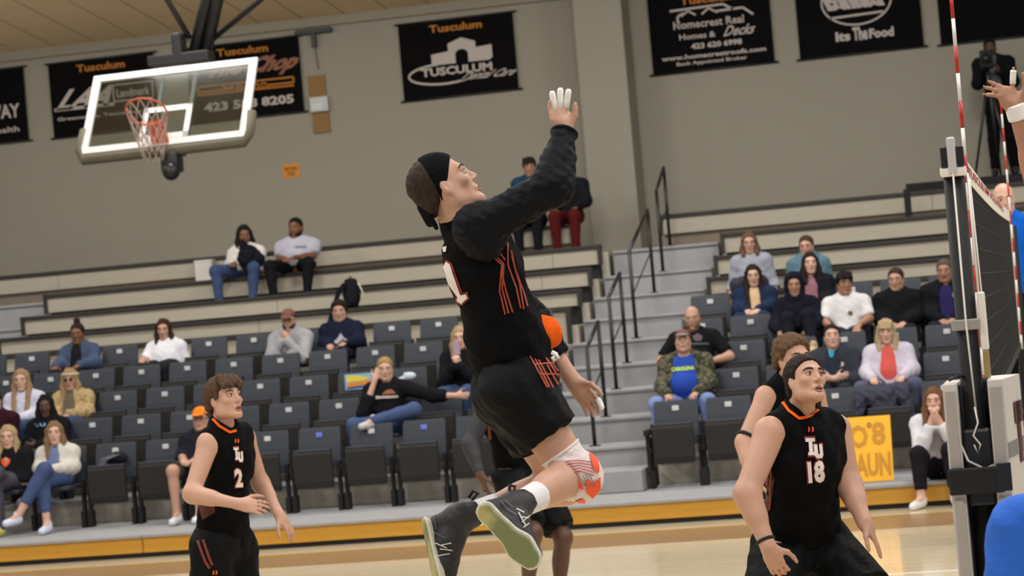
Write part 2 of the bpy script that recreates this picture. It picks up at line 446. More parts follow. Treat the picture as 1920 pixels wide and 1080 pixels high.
class Body:
    """J: joints H(Head) N C W P sR sL eR eL wR wL hR hL kR kL aR aL"""
    def __init__(s, J, b=1.0, arm=1.0, leg=1.0):
        s.J = J; s.b = b; s.arm = arm; s.leg = leg
        up = nrm(J['N'] - J['P']); latc = nrm(J['sR'] - J['sL']); lath = nrm(J['hR'] - J['hL'])
        def fr(lat, up):
            z = nrm(up); x = nrm(lat - z * (lat @ z)); return np.stack([x, np.cross(z, x), z], 1)
        s.Rc = fr(latc, J['N'] - J['W']); s.Rp = fr(lath, J['W'] - J['P']); s.Rw = fr(latc + lath, up)
    def torso(s, f, g=0, k=.05, belly=0):
        J, b = s.J, s.b
        sw = np.linalg.norm(J['sR'] - J['sL']) / 2
        f.ell(J['C'], A(sw * .86 * b + g, .112 * b + g, .17 + g), s.Rc, k=k)
        f.ell(J['W'] + s.Rw[:, 1] * belly * .5, A(.138 * b + g + belly * .3, .1 * b + g + belly, .15 + g), s.Rw, k=k)
        f.ell(J['P'], A(.155 * b + g, .115 * b + g, .115 + g), s.Rp, k=k)
        f.cone(J['C'], J['W'], .095 * b + g, .09 * b + g, k=k).cone(J['W'], J['P'], .09 * b + g, .1 * b + g, k=k)
    def shoulders(s, f, g=0, k=.04, fr=1.0):
        J = s.J; m = (J['sR'] + J['sL']) / 2
        f.cone(m + (J['sR'] - m) * fr, m + (J['sL'] - m) * fr, .056 + g, k=k)
        for q in ('sR', 'sL'): f.cone(J['N'] + s.Rc[:, 2] * .03, m + (J[q] - m) * .8 * fr + s.Rc[:, 2] * .015, .045 + g, .042 + g, k=k)
    def neck(s, f, g=0, r=.054):
        J = s.J; H = J['H']
        f.cone(J['N'] - s.Rc[:, 2] * .02, H.P(0, -.022, -.04), r + .004 + g, r - .004 + g, k=.03)
    def armf(s, f, q, g=0, to=2.0, k=.03, flat=True, g2=None):
        """q 'R'/'L'; to 0..1 upper arm, 1..2 forearm"""
        J, a = s.J, s.arm; S, E, Wt = J['s' + q], J['e' + q], J['w' + q]
        g2 = g if g2 is None else g2
        if to <= 1: f.cone(S, S + (E - S) * to, .058 * a + g, .058 * a + (.043 - .058) * a * to + g2, k=k, fb=flat); return
        f.cone(S, E, .058 * a + g, .0435 * a + g, k=k)
        t = to - 1; gg = g + (g2 - g) * t
        f.cone(E, E + (Wt - E) * t, .0435 * a + g, (.0435 - .0155 * t) * a + gg, k=k, fb=flat and t < 1)
        if t >= .5: f.cone(E + (Wt - E) * .08, E + (Wt - E) * .42, .044 * a + g, .037 * a + g, k=k)
    def legf(s, f, q, g=0, to=2.0, k=.04, flat=True, g2=None):
        J, l = s.J, s.leg; Hh, K, An = J['h' + q], J['k' + q], J['a' + q]
        g2 = g if g2 is None else g2
        if to <= 1: f.cone(Hh, Hh + (K - Hh) * to, .088 * l + g, (.088 - .03 * to) * l + g2, k=k, fb=flat); return
        f.cone(Hh, K, .088 * l + g, .058 * l + g, k=k)
        t = to - 1; gg = g + (g2 - g) * t
        f.cone(K, K + (An - K) * t, .056 * l + g, (.056 - .018 * t) * l + gg, k=k, fb=flat and t < 1)
        if t > .6:
            bk = nrm(np.cross(np.cross(An - K, Hh - K), An - K)) if np.linalg.norm(np.cross(An - K, Hh - K)) > 1e-3 else A(0, 1, 0)
            m = K + (An - K) * .32 + bk * .014
            f.ell(m, A(.05, .05, .11) * l + g, frame(bk, K - An), k=.03)
    def skin(s, vox, base, female=False, mouth=0, hands=None, coarse=False, name='body', feet=True, belly=0, neck_r=.054):
        J = s.J; f = F()
        s.torso(f, belly=belly); s.shoulders(f); s.neck(f, r=neck_r)
        for q in 'RL':
            s.armf(f, q); s.legf(f, q)
            if feet: f.cone(J['a' + q], J['a' + q] + J.get('t' + q, A(0, -.14, -.05)), .036, .03, k=.03)
        J['H'].skin(f, female, mouth)
        tips = {}
        for q, h in (hands or {}).items(): tips[q] = hand(f, J['w' + q], coarse=coarse, **h)
        s.tips = tips
        return f.mesh(vox, name, base)
# ------------------------------------------------------------------ the hall
M_black = mat('black_steel', (22, 22, 24), .4, .1)
M_blackmatte = mat('black_matte', (16, 16, 17), .8, .15)
M_wall = mat('painted_wall', (150, 145, 132), .85, .035, 1.2, .12, 30, spec=.2)
M_ceil = mat('ceiling_tile_mat', (226, 204, 168), .95, .05, 30, .25, 90, spec=.1)
M_grid = mat('ceiling_grid', (150, 140, 122), .8, .05)
M_conc = mat('grey_tread', (152, 152, 154), .8, .14, 5, .15, 50, spec=.3)
M_riser = mat('riser_board', (196, 188, 174), .85, .12, 6, .1, 50, spec=.2)
M_beige = mat('beige_panel', (168, 161, 146), .7, .1, 3, .05, 40, stretch=(1, 6, 14), spec=.25)
M_seatboard = mat('dark_seat_board', (40, 35, 32), .6, .15, 6)
M_yellow = mat('yellow_board', (198, 146, 46), .6, .14, 4, .06, 30, stretch=(1, 8, 12))
M_chair = mat('chair_plastic', (44, 50, 60), .55, .08, 10, .06, 200)
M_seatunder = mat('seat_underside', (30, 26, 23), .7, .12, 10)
M_plate = mat('number_plate', (215, 216, 218), .5, .05)
M_plateblue = mat('number_plate_blue', (110, 130, 225), .5, .05)
M_white = mat('white_paint', (225, 222, 220), .45, .03)
M_orange = mat('orange_print', (226, 88, 28), .7, .1)
M_banner = mat('banner_cloth', (12, 11, 12), .9, .1, 20, spec=.1)
M_bwhite = mat('banner_white', (184, 174, 168), .8, .05)
M_bgold = mat('banner_gold', (176, 112, 40), .8, .1)

def floor_mat():
    m = bpy.data.materials.new('court_wood'); m.use_nodes = True; nt = m.node_tree; b = nt.nodes['Principled BSDF']
    tc = nt.nodes.new('ShaderNodeTexCoord')
    br = nt.nodes.new('ShaderNodeTexBrick'); mp = nt.nodes.new('ShaderNodeMapping')
    br.inputs['Scale'].default_value = 1; br.inputs['Brick Width'].default_value = 1.3; br.inputs['Row Height'].default_value = .057
    br.inputs['Mortar Size'].default_value = .0015
    br.inputs['Color1'].default_value = rgb(238, 222, 190); br.inputs['Color2'].default_value = rgb(226, 208, 172); br.inputs['Mortar'].default_value = rgb(190, 165, 125)
    nt.links.new(tc.outputs['Object'], mp.inputs[0]); nt.links.new(mp.outputs[0], br.inputs[0])
    n = nt.nodes.new('ShaderNodeTexNoise'); n.inputs['Scale'].default_value = 3; m2 = nt.nodes.new('ShaderNodeMapping'); m2.inputs['Scale'].default_value = (1, 12, 1)
    nt.links.new(tc.outputs['Object'], m2.inputs[0]); nt.links.new(m2.outputs[0], n.inputs[0])
    mx = nt.nodes.new('ShaderNodeMixRGB'); mx.blend_type = 'MULTIPLY'; mx.inputs[0].default_value = .25
    nt.links.new(br.outputs[0], mx.inputs[1]); nt.links.new(n.outputs['Color'], mx.inputs[2]); nt.links.new(mx.outputs[0], b.inputs['Base Color'])
    b.inputs['Roughness'].default_value = .12; b.inputs['Specular IOR Level'].default_value = .5
    return m
XL, XR = -21, 9
obj('floor', MB().add([(XL, -4, 0), (XR, -4, 0), (XR, 33, 0), (XL, 33, 0)], [(0, 1, 2, 3)]).mesh(), floor_mat(), kind='structure')
M_border = mat('brown_border_paint', (146, 118, 84), .28, .06, 3, spec=.3)
obj('trim_3', MB().box((XL, 20.55, 0), (XR, 21.72, .002)).mesh(), M_border, kind='structure')
obj('trim_4', MB().box((-9.3, 17.35, 0), (8.7, 17.4, .002)).mesh(), mat('white_line_paint', (232, 230, 226), .25, .03), kind='structure')
WY = 32.7
obj('wall_back', MB().box((XL, WY, 0), (XR, WY + .2, 7)).mesh(), M_wall, kind='structure')
PX0, PX1, PY = -5.96, -5.31, 32.05
obj('trim_2', MB().box((PX0, PY, 2.72), (PX1, WY, 6.45), .012).mesh(), M_wall, kind='structure')
CZ = lambda y: 6.37 + .11 * (WY - y)
c = obj('ceiling', MB().add([(XL, WY, CZ(WY)), (XR, WY, CZ(WY)), (XR, -4, CZ(-4)), (XL, -4, CZ(-4)), (XL, WY, CZ(WY) + .1), (XR, WY, CZ(WY) + .1), (XR, -4, CZ(-4) + .1), (XL, -4, CZ(-4) + .1)],
    [(0, 1, 2, 3), (7, 6, 5, 4), (0, 4, 5, 1), (2, 6, 7, 3)]).mesh(), M_grid, kind='structure')
tm = MB()
tm.add([(.012, -.012, -.012), (.598, -.012, -.012), (.598, -1.208, -.012 + 0), (.012, -1.208, -.012), (.012, -.012, .004), (.598, -.012, .004), (.598, -1.208, .004), (.012, -1.208, .004)],
       [(0, 1, 2, 3), (0, 4, 5, 1), (1, 5, 6, 2), (2, 6, 7, 3), (3, 7, 4, 0)])
tme = tm.mesh('ceiling_tile'); tme.materials.append(M_ceil)
for i in range(19):
    for j in range(8):
        o = obj('ceiling_tile', tme, None, c); y = WY - .05 - j * 1.22
        o.location = (-17.2 + i * .61, y, CZ(y)); o.rotation_euler = (-math.atan(.11), 0, 0)
obj('trim_1', MB().box((XL, WY - .07, 6.24), (XR, WY, CZ(WY))).mesh(), mat('wall_trim', (140, 134, 118), .8, .05), kind='structure')
e = empty('ceiling_sensor', atZ(238, 25, 6.75), label='small dark sensor fixed to the sloping tiled ceiling', cat='sensor')
p = atY(238, 25, 29.5); p[2] = CZ(29.5) - .012
e.location = p
MB().box((-.07, -.05, -.05), (.07, .05, .002), .01).build('housing', M_blackmatte, e)
MB().sphere((0, -.03, -.06), .035).build('lens', mat('sensor_lens', (70, 50, 48), .3), e, smooth=True)

# seating platforms, benches, aisle
TZ = lambda i: .22 + .253 * (i - 1)
LY = lambda i: 24.0 + .78 * (i - 1)
BZ = [2.065, 2.275, 2.53, 2.81, 3.135]; BY = [27.8 + .78 * j for j in range(5)]
BP = [1.64, 2.075, 2.305, 2.57, 2.885]
XA0, XA1, XE = -5.48, -4.03, -12.95
front = empty('front_walkway', (0, 22.33, 0), label='low grey walkway with yellow front boards along the court edge', cat='platform')
MB().box((XL, 22.36, 0), (XR, 24.2, .218)).build('deck', M_conc, front, off=(0, 22.33, 0))
MB().box((XL, 22.35, .0), (XR, 22.37, .05)).build('toe_gap', M_blackmatte, front, off=(0, 22.33, 0))
x = XL
while x < XR:
    MB().box((x, 22.33, .046), (x + 3.04, 22.36, .19), .004).build('yellow_board', M_yellow, front, off=(0, 22.33, 0))
    MB().box((x, 22.30, .192), (x + 3.044, 22.5, .222), .006).build('nosing', M_conc, front, off=(0, 22.33, 0))
    x += 3.05
def block(x0, x1, lab):
    e = empty('seating_platform', ((x0 + x1) / 2, 24.2, 0), label=lab, cat='platform'); of = e.location[:]
    for i in range(2, 6):
        y0 = 24.2 + .78 * (i - 2); y1 = y0 + .78 if i < 5 else 27.3
        MB().box((x0, y0, 0), (x1, y1, TZ(i) - .03)).build('riser', M_riser, e, off=of)
        MB().box((x0, y0 - .02, TZ(i) - .03), (x1, y1, TZ(i))).build('tread', M_conc, e, off=of)
    for j in range(5):
        y0 = 27.3 + .78 * j if j < 4 else 30.47; y1 = y0 + .78 if j < 3 else (30.47 if j == 3 else WY - .01)
        z = BZ[j] - .43 if j < 4 else 2.72
        MB().box((x0, y0, 0), (x1, y1, z)).build('tread', M_riser, e, off=of)
block(XE, XA0, 'stepped platform carrying the left seating block')
block(XA1, XR, 'stepped platform carrying the right seating block, right of the aisle')
block(XL, -14.25, 'stepped platform beyond the far left aisle')
nth = ['lowest', 'second lowest', 'middle', 'second highest', 'topmost']
def bench(x0, x1, j, lab, caps=(1, 1)):
    y, z = BY[j], BZ[j]
    e = empty('bleacher_bench', ((x0 + x1) / 2, y, z), label=lab, cat='bench', group='bleacher benches'); of = e.location[:]
    MB().box((x0, y - .03, z - .05), (x1, y + .24, z), .008).build('seat_board', M_seatboard, e, off=of)
    xa = x0 + .02
    while xa < x1 - .05:
        xb = min(xa + 3.4, x1 - .02)
        MB().box((xa + .003, y, BP[j]), (xb - .003, y + .05, z - .052)).build('front_panel', M_beige, e, off=of)
        xa = xb
    MB().box((x0 + .03, y + .06, max(BP[j] - .25, BZ[j] - .43) + .005), (x1 - .03, y + .26, z - .06)).build('under_backing', M_blackmatte if j < 4 else mat('under_bench', (120, 108, 94), .8), e, off=of)  # black backing on lower rows stands in for shade in the gaps
    for xx, cc in ((x0, caps[0]), (x1, caps[1])):
        if cc: MB().box((xx - .022, y - .035, BP[j] - .015), (xx + .022, y + .06, z + .003)).build('end_cap', M_seatboard, e, off=of)
for j in range(5):
    if j < 4:
        bench(XE, XA0 - .05, j, 'long beige fronted %s bench row of the left block' % nth[j])
        bench(XA1 + .05, 4, j, 'long beige fronted %s bench row right of the aisle' % nth[j])
    else:
        bench(-16.5, PX0 - .04, j, 'topmost beige bench row below the banners, running up to the pillar', (0, 1))
        bench(-4.85, 4, j, 'topmost beige bench row starting right of the pillar and handrails', (1, 0))
st = empty('aisle_stairs', ((XA0 + XA1) / 2, 23.4, 0), label='grey concrete-look aisle stairs between the two seating blocks', cat='stairs'); of = st.location[:]
st2 = empty('aisle_stairs', ((XE - 14.25) / 2, 23.4, 0), label='grey aisle stairs at the far left edge beside the bench ends', cat='stairs'); of2 = st2.location[:]
SY = lambda k: 24.23 + .78 * k
SZ = lambda k: .63 + .253 * k
def steps(e, of, x0, x1):
    MB().box((x0, 23.5, .2225), (x1, SY(0), .43), .006).build('step', M_conc, e, off=of)
    for k in range(8):
        MB().box((x0 + .002, SY(k), .01), (x1 - .002, SY(k + 1) if k < 7 else 30.47, SZ(k) - .035)).build('step_riser', M_conc, e, off=of)
        MB().box((x0, SY(k) - .025, SZ(k) - .033), (x1, SY(k + 1) if k < 7 else 30.47, SZ(k)), .008).build('step', M_conc, e, off=of)
    MB().box((x0, 30.47, .01), (x1, WY - .01, 2.68)).build('landing_riser', M_conc, e, off=of)
    MB().box((x0, 30.44, 2.685), (x1, WY - .01, 2.722), .008).build('landing', M_conc, e, off=of)
steps(st, of, XA0 + .06, XA1 - .05)
steps(st2, of2, -14.24, XE - .05)
# handrails
def rail(a, b, lab):
    e = empty('handrail', (-4.72, a[0], a[1]), label=lab, cat='handrail', group='aisle handrails'); of = e.location[:]
    H = 1.01; X = -4.72
    for (y, z) in (a, b):
        MB().tube([(X, y, z), (X, y, z + H)], .021, 8).build('post', M_black, e, off=of, smooth=True)
        MB().box((X - .05, y - .05, z), (X + .05, y + .05, z + .012)).build('foot_plate', M_black, e, off=of)
    MB().tube([(X, a[0], a[1] + H - .01), (X, b[0], b[1] + H - .01)], .021, 8).build('top_rail', M_black, e, off=of, smooth=True)
    MB().tube([(X, a[0], a[1] + .5), (X, b[0], b[1] + .5)], .008, 6).build('mid_rail', M_black, e, off=of, smooth=True)
rail((24.55, SZ(0)), (25.3, SZ(1)), 'black steel handrail, lowest of the aisle rails, behind the jumping player')
rail((26.05, SZ(2)), (26.85, SZ(3)), 'black steel handrail, second lowest on the aisle stairs')
rail((27.6, SZ(4)), (29.15, SZ(6)), 'longest black steel handrail, its lower end on the middle steps')
rail((29.95, SZ(7)), (30.7, 2.722), 'black steel handrail at the top of the aisle beside the pillar')

# stadium chairs
def chair_mesh():
    back = MB(); n = 7
    def sheet(mb, x0, x1, prof, th):
        V = []
        for y, z, wd in prof:
            V += [(x0 * wd, y, z), (x1 * wd, y, z), (x1 * wd, y + th, z + .004), (x0 * wd, y + th, z + .004)]
        Fs = []
        for i in range(len(prof) - 1):
            for k in range(4): Fs.append((i * 4 + k, i * 4 + (k + 1) % 4, i * 4 + 4 + (k + 1) % 4, i * 4 + 4 + k))
        m = (len(prof) - 1) * 4; Fs += [(3, 2, 1, 0), (m, m + 1, m + 2, m + 3)]
        mb.add(V, Fs)
    sheet(back, -.222, .222, [(-.10, .40, .97), (-.085, .5, 1), (-.055, .66, 1), (-.02, .80, .99), (-.01, .83, .95)], .03)
    b = back.mesh('backrest'); b.materials.append(M_chair)
    pl = MB().box((-.034, -.047, .735), (.034, -.038, .785), .004).mesh('number_plate'); pl.materials.append(M_plate)
    # plate tilt handled by position on the reclined back
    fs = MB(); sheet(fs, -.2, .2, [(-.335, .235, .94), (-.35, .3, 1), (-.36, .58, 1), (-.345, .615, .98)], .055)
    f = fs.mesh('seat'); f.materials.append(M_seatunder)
    lip = MB().box((-.198, -.352, .612), (.198, -.28, .628), .006).mesh('seat_lip'); lip.materials.append(M_chair)
    os_ = MB(); os_.box((-.2, -.52, .405), (.2, -.1, .45), .015)
    so = os_.mesh('seat'); so.materials.append(M_chair)
    lg = MB(); lg.box((-.017, -.26, .12), (.017, -.2, .5), .006).box((-.017, -.3, .34), (.017, -.03, .40), .006)
    lg.box((-.024, -.3, 0), (.024, -.17, .17), .01).box((-.015, -.09, .38), (.015, -.05, .62), .005)
    l = lg.mesh('leg'); l.materials.append(M_blackmatte)
    kn = MB().sphere((0, -.285, .37), .018, 6).mesh('hinge_cap', smooth=True); kn.materials.append(mat('chrome_cap', (170, 175, 185), .25, .05, metal=1))
    ar = MB().box((-.03, -.34, .52), (.03, -.02, .58), .012).box((-.02, -.3, .12), (.02, -.24, .54), .008).mesh('end_standard'); ar.materials.append(M_blackmatte)
    return dict(b=b, pl=pl, f=f, lip=lip, so=so, l=l, kn=kn, ar=ar)
CHM = chair_mesh()
pb = CHM['pl'].copy(); pb.materials.clear(); pb.materials.append(M_plateblue); CHM['plb'] = pb
ORD = ['first', 'second', 'third', 'fourth', 'fifth', 'sixth', 'seventh', 'eighth', 'ninth', 'tenth', 'eleventh', 'twelfth', 'thirteenth']
RN = ['front', 'second', 'third', 'fourth', 'back']
def chair(x, i, lab, folded=True, blue=False, end=None):
    e = empty('stadium_chair', (x, LY(i), TZ(i) + .001), label=lab, cat='chair', group='grey folding stadium chairs')
    b = obj('backrest', CHM['b'], None, e); obj('number_plate', CHM['plb' if blue else 'pl'], None, b)
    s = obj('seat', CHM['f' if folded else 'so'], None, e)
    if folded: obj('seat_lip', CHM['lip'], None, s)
    for sx in (-1, 1):
        l = obj('leg', CHM['l'], None, e); l.location = (sx * .243, 0, 0); k = obj('hinge_cap', CHM['kn'], None, l)
    if end: o = obj('end_standard', CHM['ar'], None, e); o.location = (end * .262, 0, 0)
OCC = {}   # (block,row,col): who sits there; filled by the crowd table
# ------------------------------------------------------------------ banners
EX, EZ = (1, 0, 0), (0, 0, 1)
def banner(xa, xb, lab, z0=5.08, z1=6.14, tilt=0.012):
    e = empty('sponsor_banner', ((xa + xb) / 2, WY - .03, z0), label=lab, cat='banner', group='black sponsor banners'); of = np.array(e.location[:])
    W = xb - xa - .1
    n = 10; V = []; Fs = []
    for i in range(n + 1):
        for k in range(3):
            V.append((xa + .05 + W * i / n, WY - .035 - .012 * math.sin(i * 1.3 + k), z0 + .01 + (z1 - z0 - .02) * k / 2 + tilt * (i / n - .5)))
    for i in range(n):
        for k in range(2): Fs.append((i * 3 + k, i * 3 + 3 + k, i * 3 + 4 + k, i * 3 + 1 + k))
    MB().add(V, Fs).build('banner_cloth', M_banner, e, off=of, smooth=True)
    for z in (z0, z1): MB().tube([(xa, WY - .03, z - tilt / 2), (xb, WY - .03, z + tilt / 2)], .014, 8).build('rod', M_black, e, off=of, smooth=True)
    def T(t, x, y, w, h, m=M_bwhite, bold=.02, shear=0, n='lettering'):
        letter(e, t, m, A(xa + .05 + W * x, WY - .055, z0 + (z1 - z0) * y), EX, EZ, W * w, (z1 - z0) * h, bold, shear, n, off=of)
    def S(pts, wd, m=M_bwhite, n='emblem'):
        q = [A(xa + .05 + W * x, WY - .055, z0 + (z1 - z0) * y) for x, y in pts]
        mb = MB()
        for a, b in zip(q, q[1:]):
            d = nrm(b - a); pp = A(-d[2], 0, d[0]) * wd / 2; mb.add([a - pp, b - pp, b + pp, a + pp], [(0, 1, 2, 3)])
        mb.build(n, m, e, off=of)
    def G(pts, m=M_bwhite, n='emblem', dy=0):
        q = [A(xa + .05 + W * x, WY - .056 - dy, z0 + (z1 - z0) * y) for x, y in pts]
        MB().add(q, [tuple(range(len(q)))]).build(n, m, e, off=of)
    return T, S, G
def head(T): T('Tusculum', .27, .84, .46, .1, M_bgold, .03)
T, S, G = banner(-15.75, -14.03, 'black sponsor banner at the far left edge ending in WAY')
T('SAFEWAY'[3:], .56, .33, .38, .19, bold=.03); T('Health', .62, .14, .3, .075)
S([(.5, .56), (.62, .57), (.72, .52)], .03); head(T)
T, S, G = banner(-13.75, -12.06, 'black sponsor banner partly behind the left half of the backboard')
T('LAA', .04, .36, .5, .27, bold=.04, shear=3); S([(.03, .37), (.6, .37)], .045); T('Greeneville, Tennessee', .05, .21, .8, .055)
S([(.6, .62), (.97, .62), (.97, .4), (.6, .4), (.6, .62)], .02); T('Landmark', .63, .45, .31, .11); head(T)
T, S, G = banner(-11.67, -9.92, 'black sponsor banner with brown script and telephone number behind the backboard')
T('The Chop', .1, .52, .8, .27, mat('banner_brown', (140, 92, 74), .8), .05, 2)
S([(.08, .4), (.93, .4), (.93, .47), (.08, .47), (.08, .36), (.93, .36)], .025, M_bgold); T('House', .3, .36, .4, .12, M_bgold)
T('423 588 8205', .12, .13, .8, .12, bold=.04); head(T)
T, S, G = banner(-8.58, -6.86, 'black sponsor banner with white building emblem left of the jumping player')
head(T)
G([(.27, .42), (.27, .56), (.42, .585), (.42, .68), (.54, .745), (.66, .68), (.66, .60), (.8, .615), (.8, .45), (.77, .42)], M_bwhite)
arc = [(.535 + .055 * math.cos(t), .53 + .065 * math.sin(t)) for t in np.linspace(0, math.pi, 9)]
G([(.48, .42)] + arc[::-1] + [(.59, .42)], M_banner, dy=.004)
T('TUSCULUM', .17, .28, .62, .11, bold=.04)
sw = [(.36 + .3 * math.cos(t), .3 + .13 * math.sin(t)) for t in np.linspace(1.7, 5.6, 16)]
S(sw, .03)
T('Dental Care', .5, .19, .45, .1, shear=2)
T, S, G = banner(-5.1, -3.36, 'black sponsor banner with roof outline emblem right of the pillar')
head(T)
S([(.18, .78), (.62, .8), (.7, .72)], .03); S([(.27, .7), (.33, .76), (.39, .7)], .025); S([(.44, .7), (.5, .77), (.57, .7)], .025); S([(.24, .55), (.24, .7), (.29, .74)], .03); S([(.56, .72), (.78, .73), (.86, .63)], .03)
T('Homecrest Real', .2, .54, .58, .1); T('Homes &', .24, .4, .3, .075); T('Decks', .6, .39, .24, .13, shear=2)
T('423 620 6998', .33, .27, .42, .075, bold=.04); T('www.homecrestroofs.com', .08, .155, .86, .06, bold=.03); T('Bank Appointed Broker', .2, .065, .58, .06)
T, S, G = banner(-3.12, -1.39, 'black sponsor banner with white oval emblem at upper right')
S([(.49 + .28 * math.cos(t), .66 + .3 * math.sin(t)) for t in np.linspace(0, 2 * math.pi, 40)], .025)
T('Ballad', .26, .56, .46, .26, bold=.06, shear=-1.5); S([(.27, .47), (.7, .49)], .03); T('Its', .3, .17, .12, .12, bold=.05); T('The', .44, .16, .12, .17, bold=.05); T('Food', .57, .17, .2, .12, bold=.05)
head(T)
T, S, G = banner(-1.27, .47, 'black sponsor banner at the upper right corner naming waters')
T('Premium Waters', .1, .71, .86, .14, bold=.03); T('purified water products', .1, .58, .86, .07); head(T)

# ------------------------------------------------------------------ wall fittings
p = atY(601, 198, WY)
e = empty('mounting_board', (p[0], WY, p[2]), label='narrow tan wooden board with white box in its middle, on the wall', cat='board')
MB().box((-.12, -.03, -.38), (.115, 0, -.03), .004).box((-.14, -.03, .03), (.1, 0, .42), .004).build('wood_strip', mat('tan_wood', (132, 96, 44), .6, .15, 6, stretch=(8, 1, 1)), e)
b = MB().box((-.13, -.09, -.09), (.13, -.005, .12), .012).build('sensor_box', mat('sensor_box', (186, 192, 190), .4), e)
MB().box((-.1, -.1, -.07), (.06, -.088, .03), .003).build('sensor_window', mat('sensor_window', (205, 210, 205), .2), b)
p = atY(590, 60, WY)
e = empty('cable_bracket', (p[0], WY, p[2]), label='dark steel bracket with hanging cable above the tan wooden board', cat='bracket')
MB().box((-.26, -.1, -.03), (.26, 0, .035), .006).build('bar', M_black, e)
MB().box((-.03, -.1, -.22), (.03, -.04, -.02), .006).build('hook', M_black, e)
MB().tube([(0, -.06, -.2), (.02, -.03, -.52)], .006, 6).build('cable', M_black, e)
p = atY(546, 320, WY)
e = empty('wall_notice', (p[0], WY, p[2]), label='small orange paper notice taped on the bare wall below the banners', cat='notice')
MB().box((-.125, -.006, -.1), (.125, 0, .1)).build('paper', mat('orange_paper', (205, 132, 44), .7), e)
letter(e, 'SECTION', mat('dark_ink', (80, 50, 20), .8), (-.09, -.008, .0), EX, EZ, .18, .05); letter(e, '102', mat('dark_ink', (80, 50, 20), .8), (-.05, -.008, -.07), EX, EZ, .1, .055)

# ------------------------------------------------------------------ folded basketball hoop
TL, TR_ = atY(177, 144, 25.9), atY(483, 108, 25.9)
BL = atY(149, 290, 25.25); BR = TR_ + (BL - TL)
hu = nrm(TR_ - TL); hw_ = nrm((BL - TL) - hu * ((BL - TL) @ hu)); hn = np.cross(hu, hw_); hn = hn if hn[1] < 0 else -hn
WB = np.linalg.norm(TR_ - TL); HB = np.linalg.norm(BL - TL)
Bp = lambda x, y, z=0: TL + hu * (x * WB) + (BL - TL) * y + hn * z
hc = Bp(.5, .5)
hoop = empty('basketball_hoop', hc, label='ceiling hung basketball hoop with clear backboard, folded up and tilted', cat='basketball hoop')
def quad_box(name, pts, th, m, par, off):
    q = [p for p in pts] + [p - hn * th for p in pts]
    return MB().add(q, [(3, 2, 1, 0), (4, 5, 6, 7), (0, 1, 5, 4), (1, 2, 6, 5), (2, 3, 7, 6), (3, 0, 4, 7)]).build(name, m, par, off=off)
gm = bpy.data.materials.new('backboard_glass'); gm.use_nodes = True
nt = gm.node_tree; nt.nodes.remove(nt.nodes['Principled BSDF'])
tr = nt.nodes.new('ShaderNodeBsdfTransparent'); tr.inputs[0].default_value = (.8, .85, .82, 1)
gl = nt.nodes.new('ShaderNodeBsdfGlossy'); gl.inputs['Roughness'].default_value = .12
mx = nt.nodes.new('ShaderNodeMixShader'); mx.inputs[0].default_value = .1
nt.links.new(tr.outputs[0], mx.inputs[1]); nt.links.new(gl.outputs[0], mx.inputs[2]); nt.links.new(mx.outputs[0], nt.nodes['Material Output'].inputs[0])
quad_box('glass_pane', [Bp(.01, .01), Bp(.99, .01), Bp(.99, .99), Bp(.01, .99)], .012, gm, hoop, hc)
fb = 0.045; fh = .075
for nm, pts in (('frame_strip', (0, 0, 1, fh)), ('frame_strip', (0, 1 - fh, 1, 1)), ('frame_strip', (0, fh, fb, 1 - fh)), ('frame_strip', (1 - fb, fh, 1, 1 - fh))):
    x0, y0, x1, y1 = pts
    quad_box(nm, [Bp(x0, y0, .01), Bp(x1, y0, .01), Bp(x1, y1, .01), Bp(x0, y1, .01)], .035, M_white, hoop, hc)
t0, t1, u0, u1 = .352, .645, .5, .915
for x0, y0, x1, y1 in ((t0, u0, t1, u0 + .065), (t0, u1 - .065, t1, u1), (t0, u0, t0 + .032, u1), (t1 - .032, u0, t1, u1)):
    quad_box('target_strip', [Bp(x0, y0, .004), Bp(x1, y0, .004), Bp(x1, y1, .004), Bp(x0, y1, .004)], .003, M_white, hoop, hc)
pd = MB(); pm = mat('olive_padding', (92, 88, 72), .8)
pd.tube([Bp(1.005, .68, -.03), Bp(1.012, .93, -.03), Bp(.985, 1.05, -.03), Bp(.5, 1.055, -.03), Bp(.02, 1.055, -.03), Bp(-.012, .93, -.03), Bp(-.005, .68, -.03)], .055, 8)
pd.build('edge_padding', pm, hoop, off=hc, smooth=True)
M_rim = mat('rim_orange', (196, 84, 46), .45, .1)
rc = Bp(.47, .86, .4); rr = .225
ring = [rc + hu * rr * math.cos(t) + hn * rr * math.sin(t) for t in np.linspace(0, 2 * math.pi, 25)]
rim = MB().tube(ring, .012, 8, False).build('rim', M_rim, hoop, off=hc, smooth=True)
quad_box('rim_bracket', [Bp(.42, .8, .17), Bp(.52, .8, .17), Bp(.54, .98, .02), Bp(.44, .98, .02)], .05, M_rim, rim, hc)
MB().tube([Bp(.46, .86, .02), rc - hn * rr + hu * -.06], .014).tube([Bp(.5, .86, .02), rc - hn * rr + hu * .06], .014).build('rim_arm', M_rim, rim, off=hc, smooth=True)
nb = MB(); NN = 12
def npt(i, k):
    t = 2 * math.pi * (i + .5 * k) / NN; r = rr * (1 - .1 * k); return rc + (hu * math.cos(t) + hn * math.sin(t)) * r + A(0, 0, -.085 * k) - hn * .02 * k
for i in range(NN):
    for k in range(5): nb.tube([npt(i, k), npt(i, k + 1)], .0055, 5, False).tube([npt(i, k), npt(i - 1, k + 1)], .0055, 5, False)
nb.build('hoop_net', mat('net_cord', (178, 158, 150), .8), hoop, off=hc)
mt = MB().box((-.1, -.1, -.12), (.1, .12, .1), .03)
for i, v in enumerate(mt.v): mt.v[i] = tuple(Bp(.545, 1.13, -.12) + A(*v))
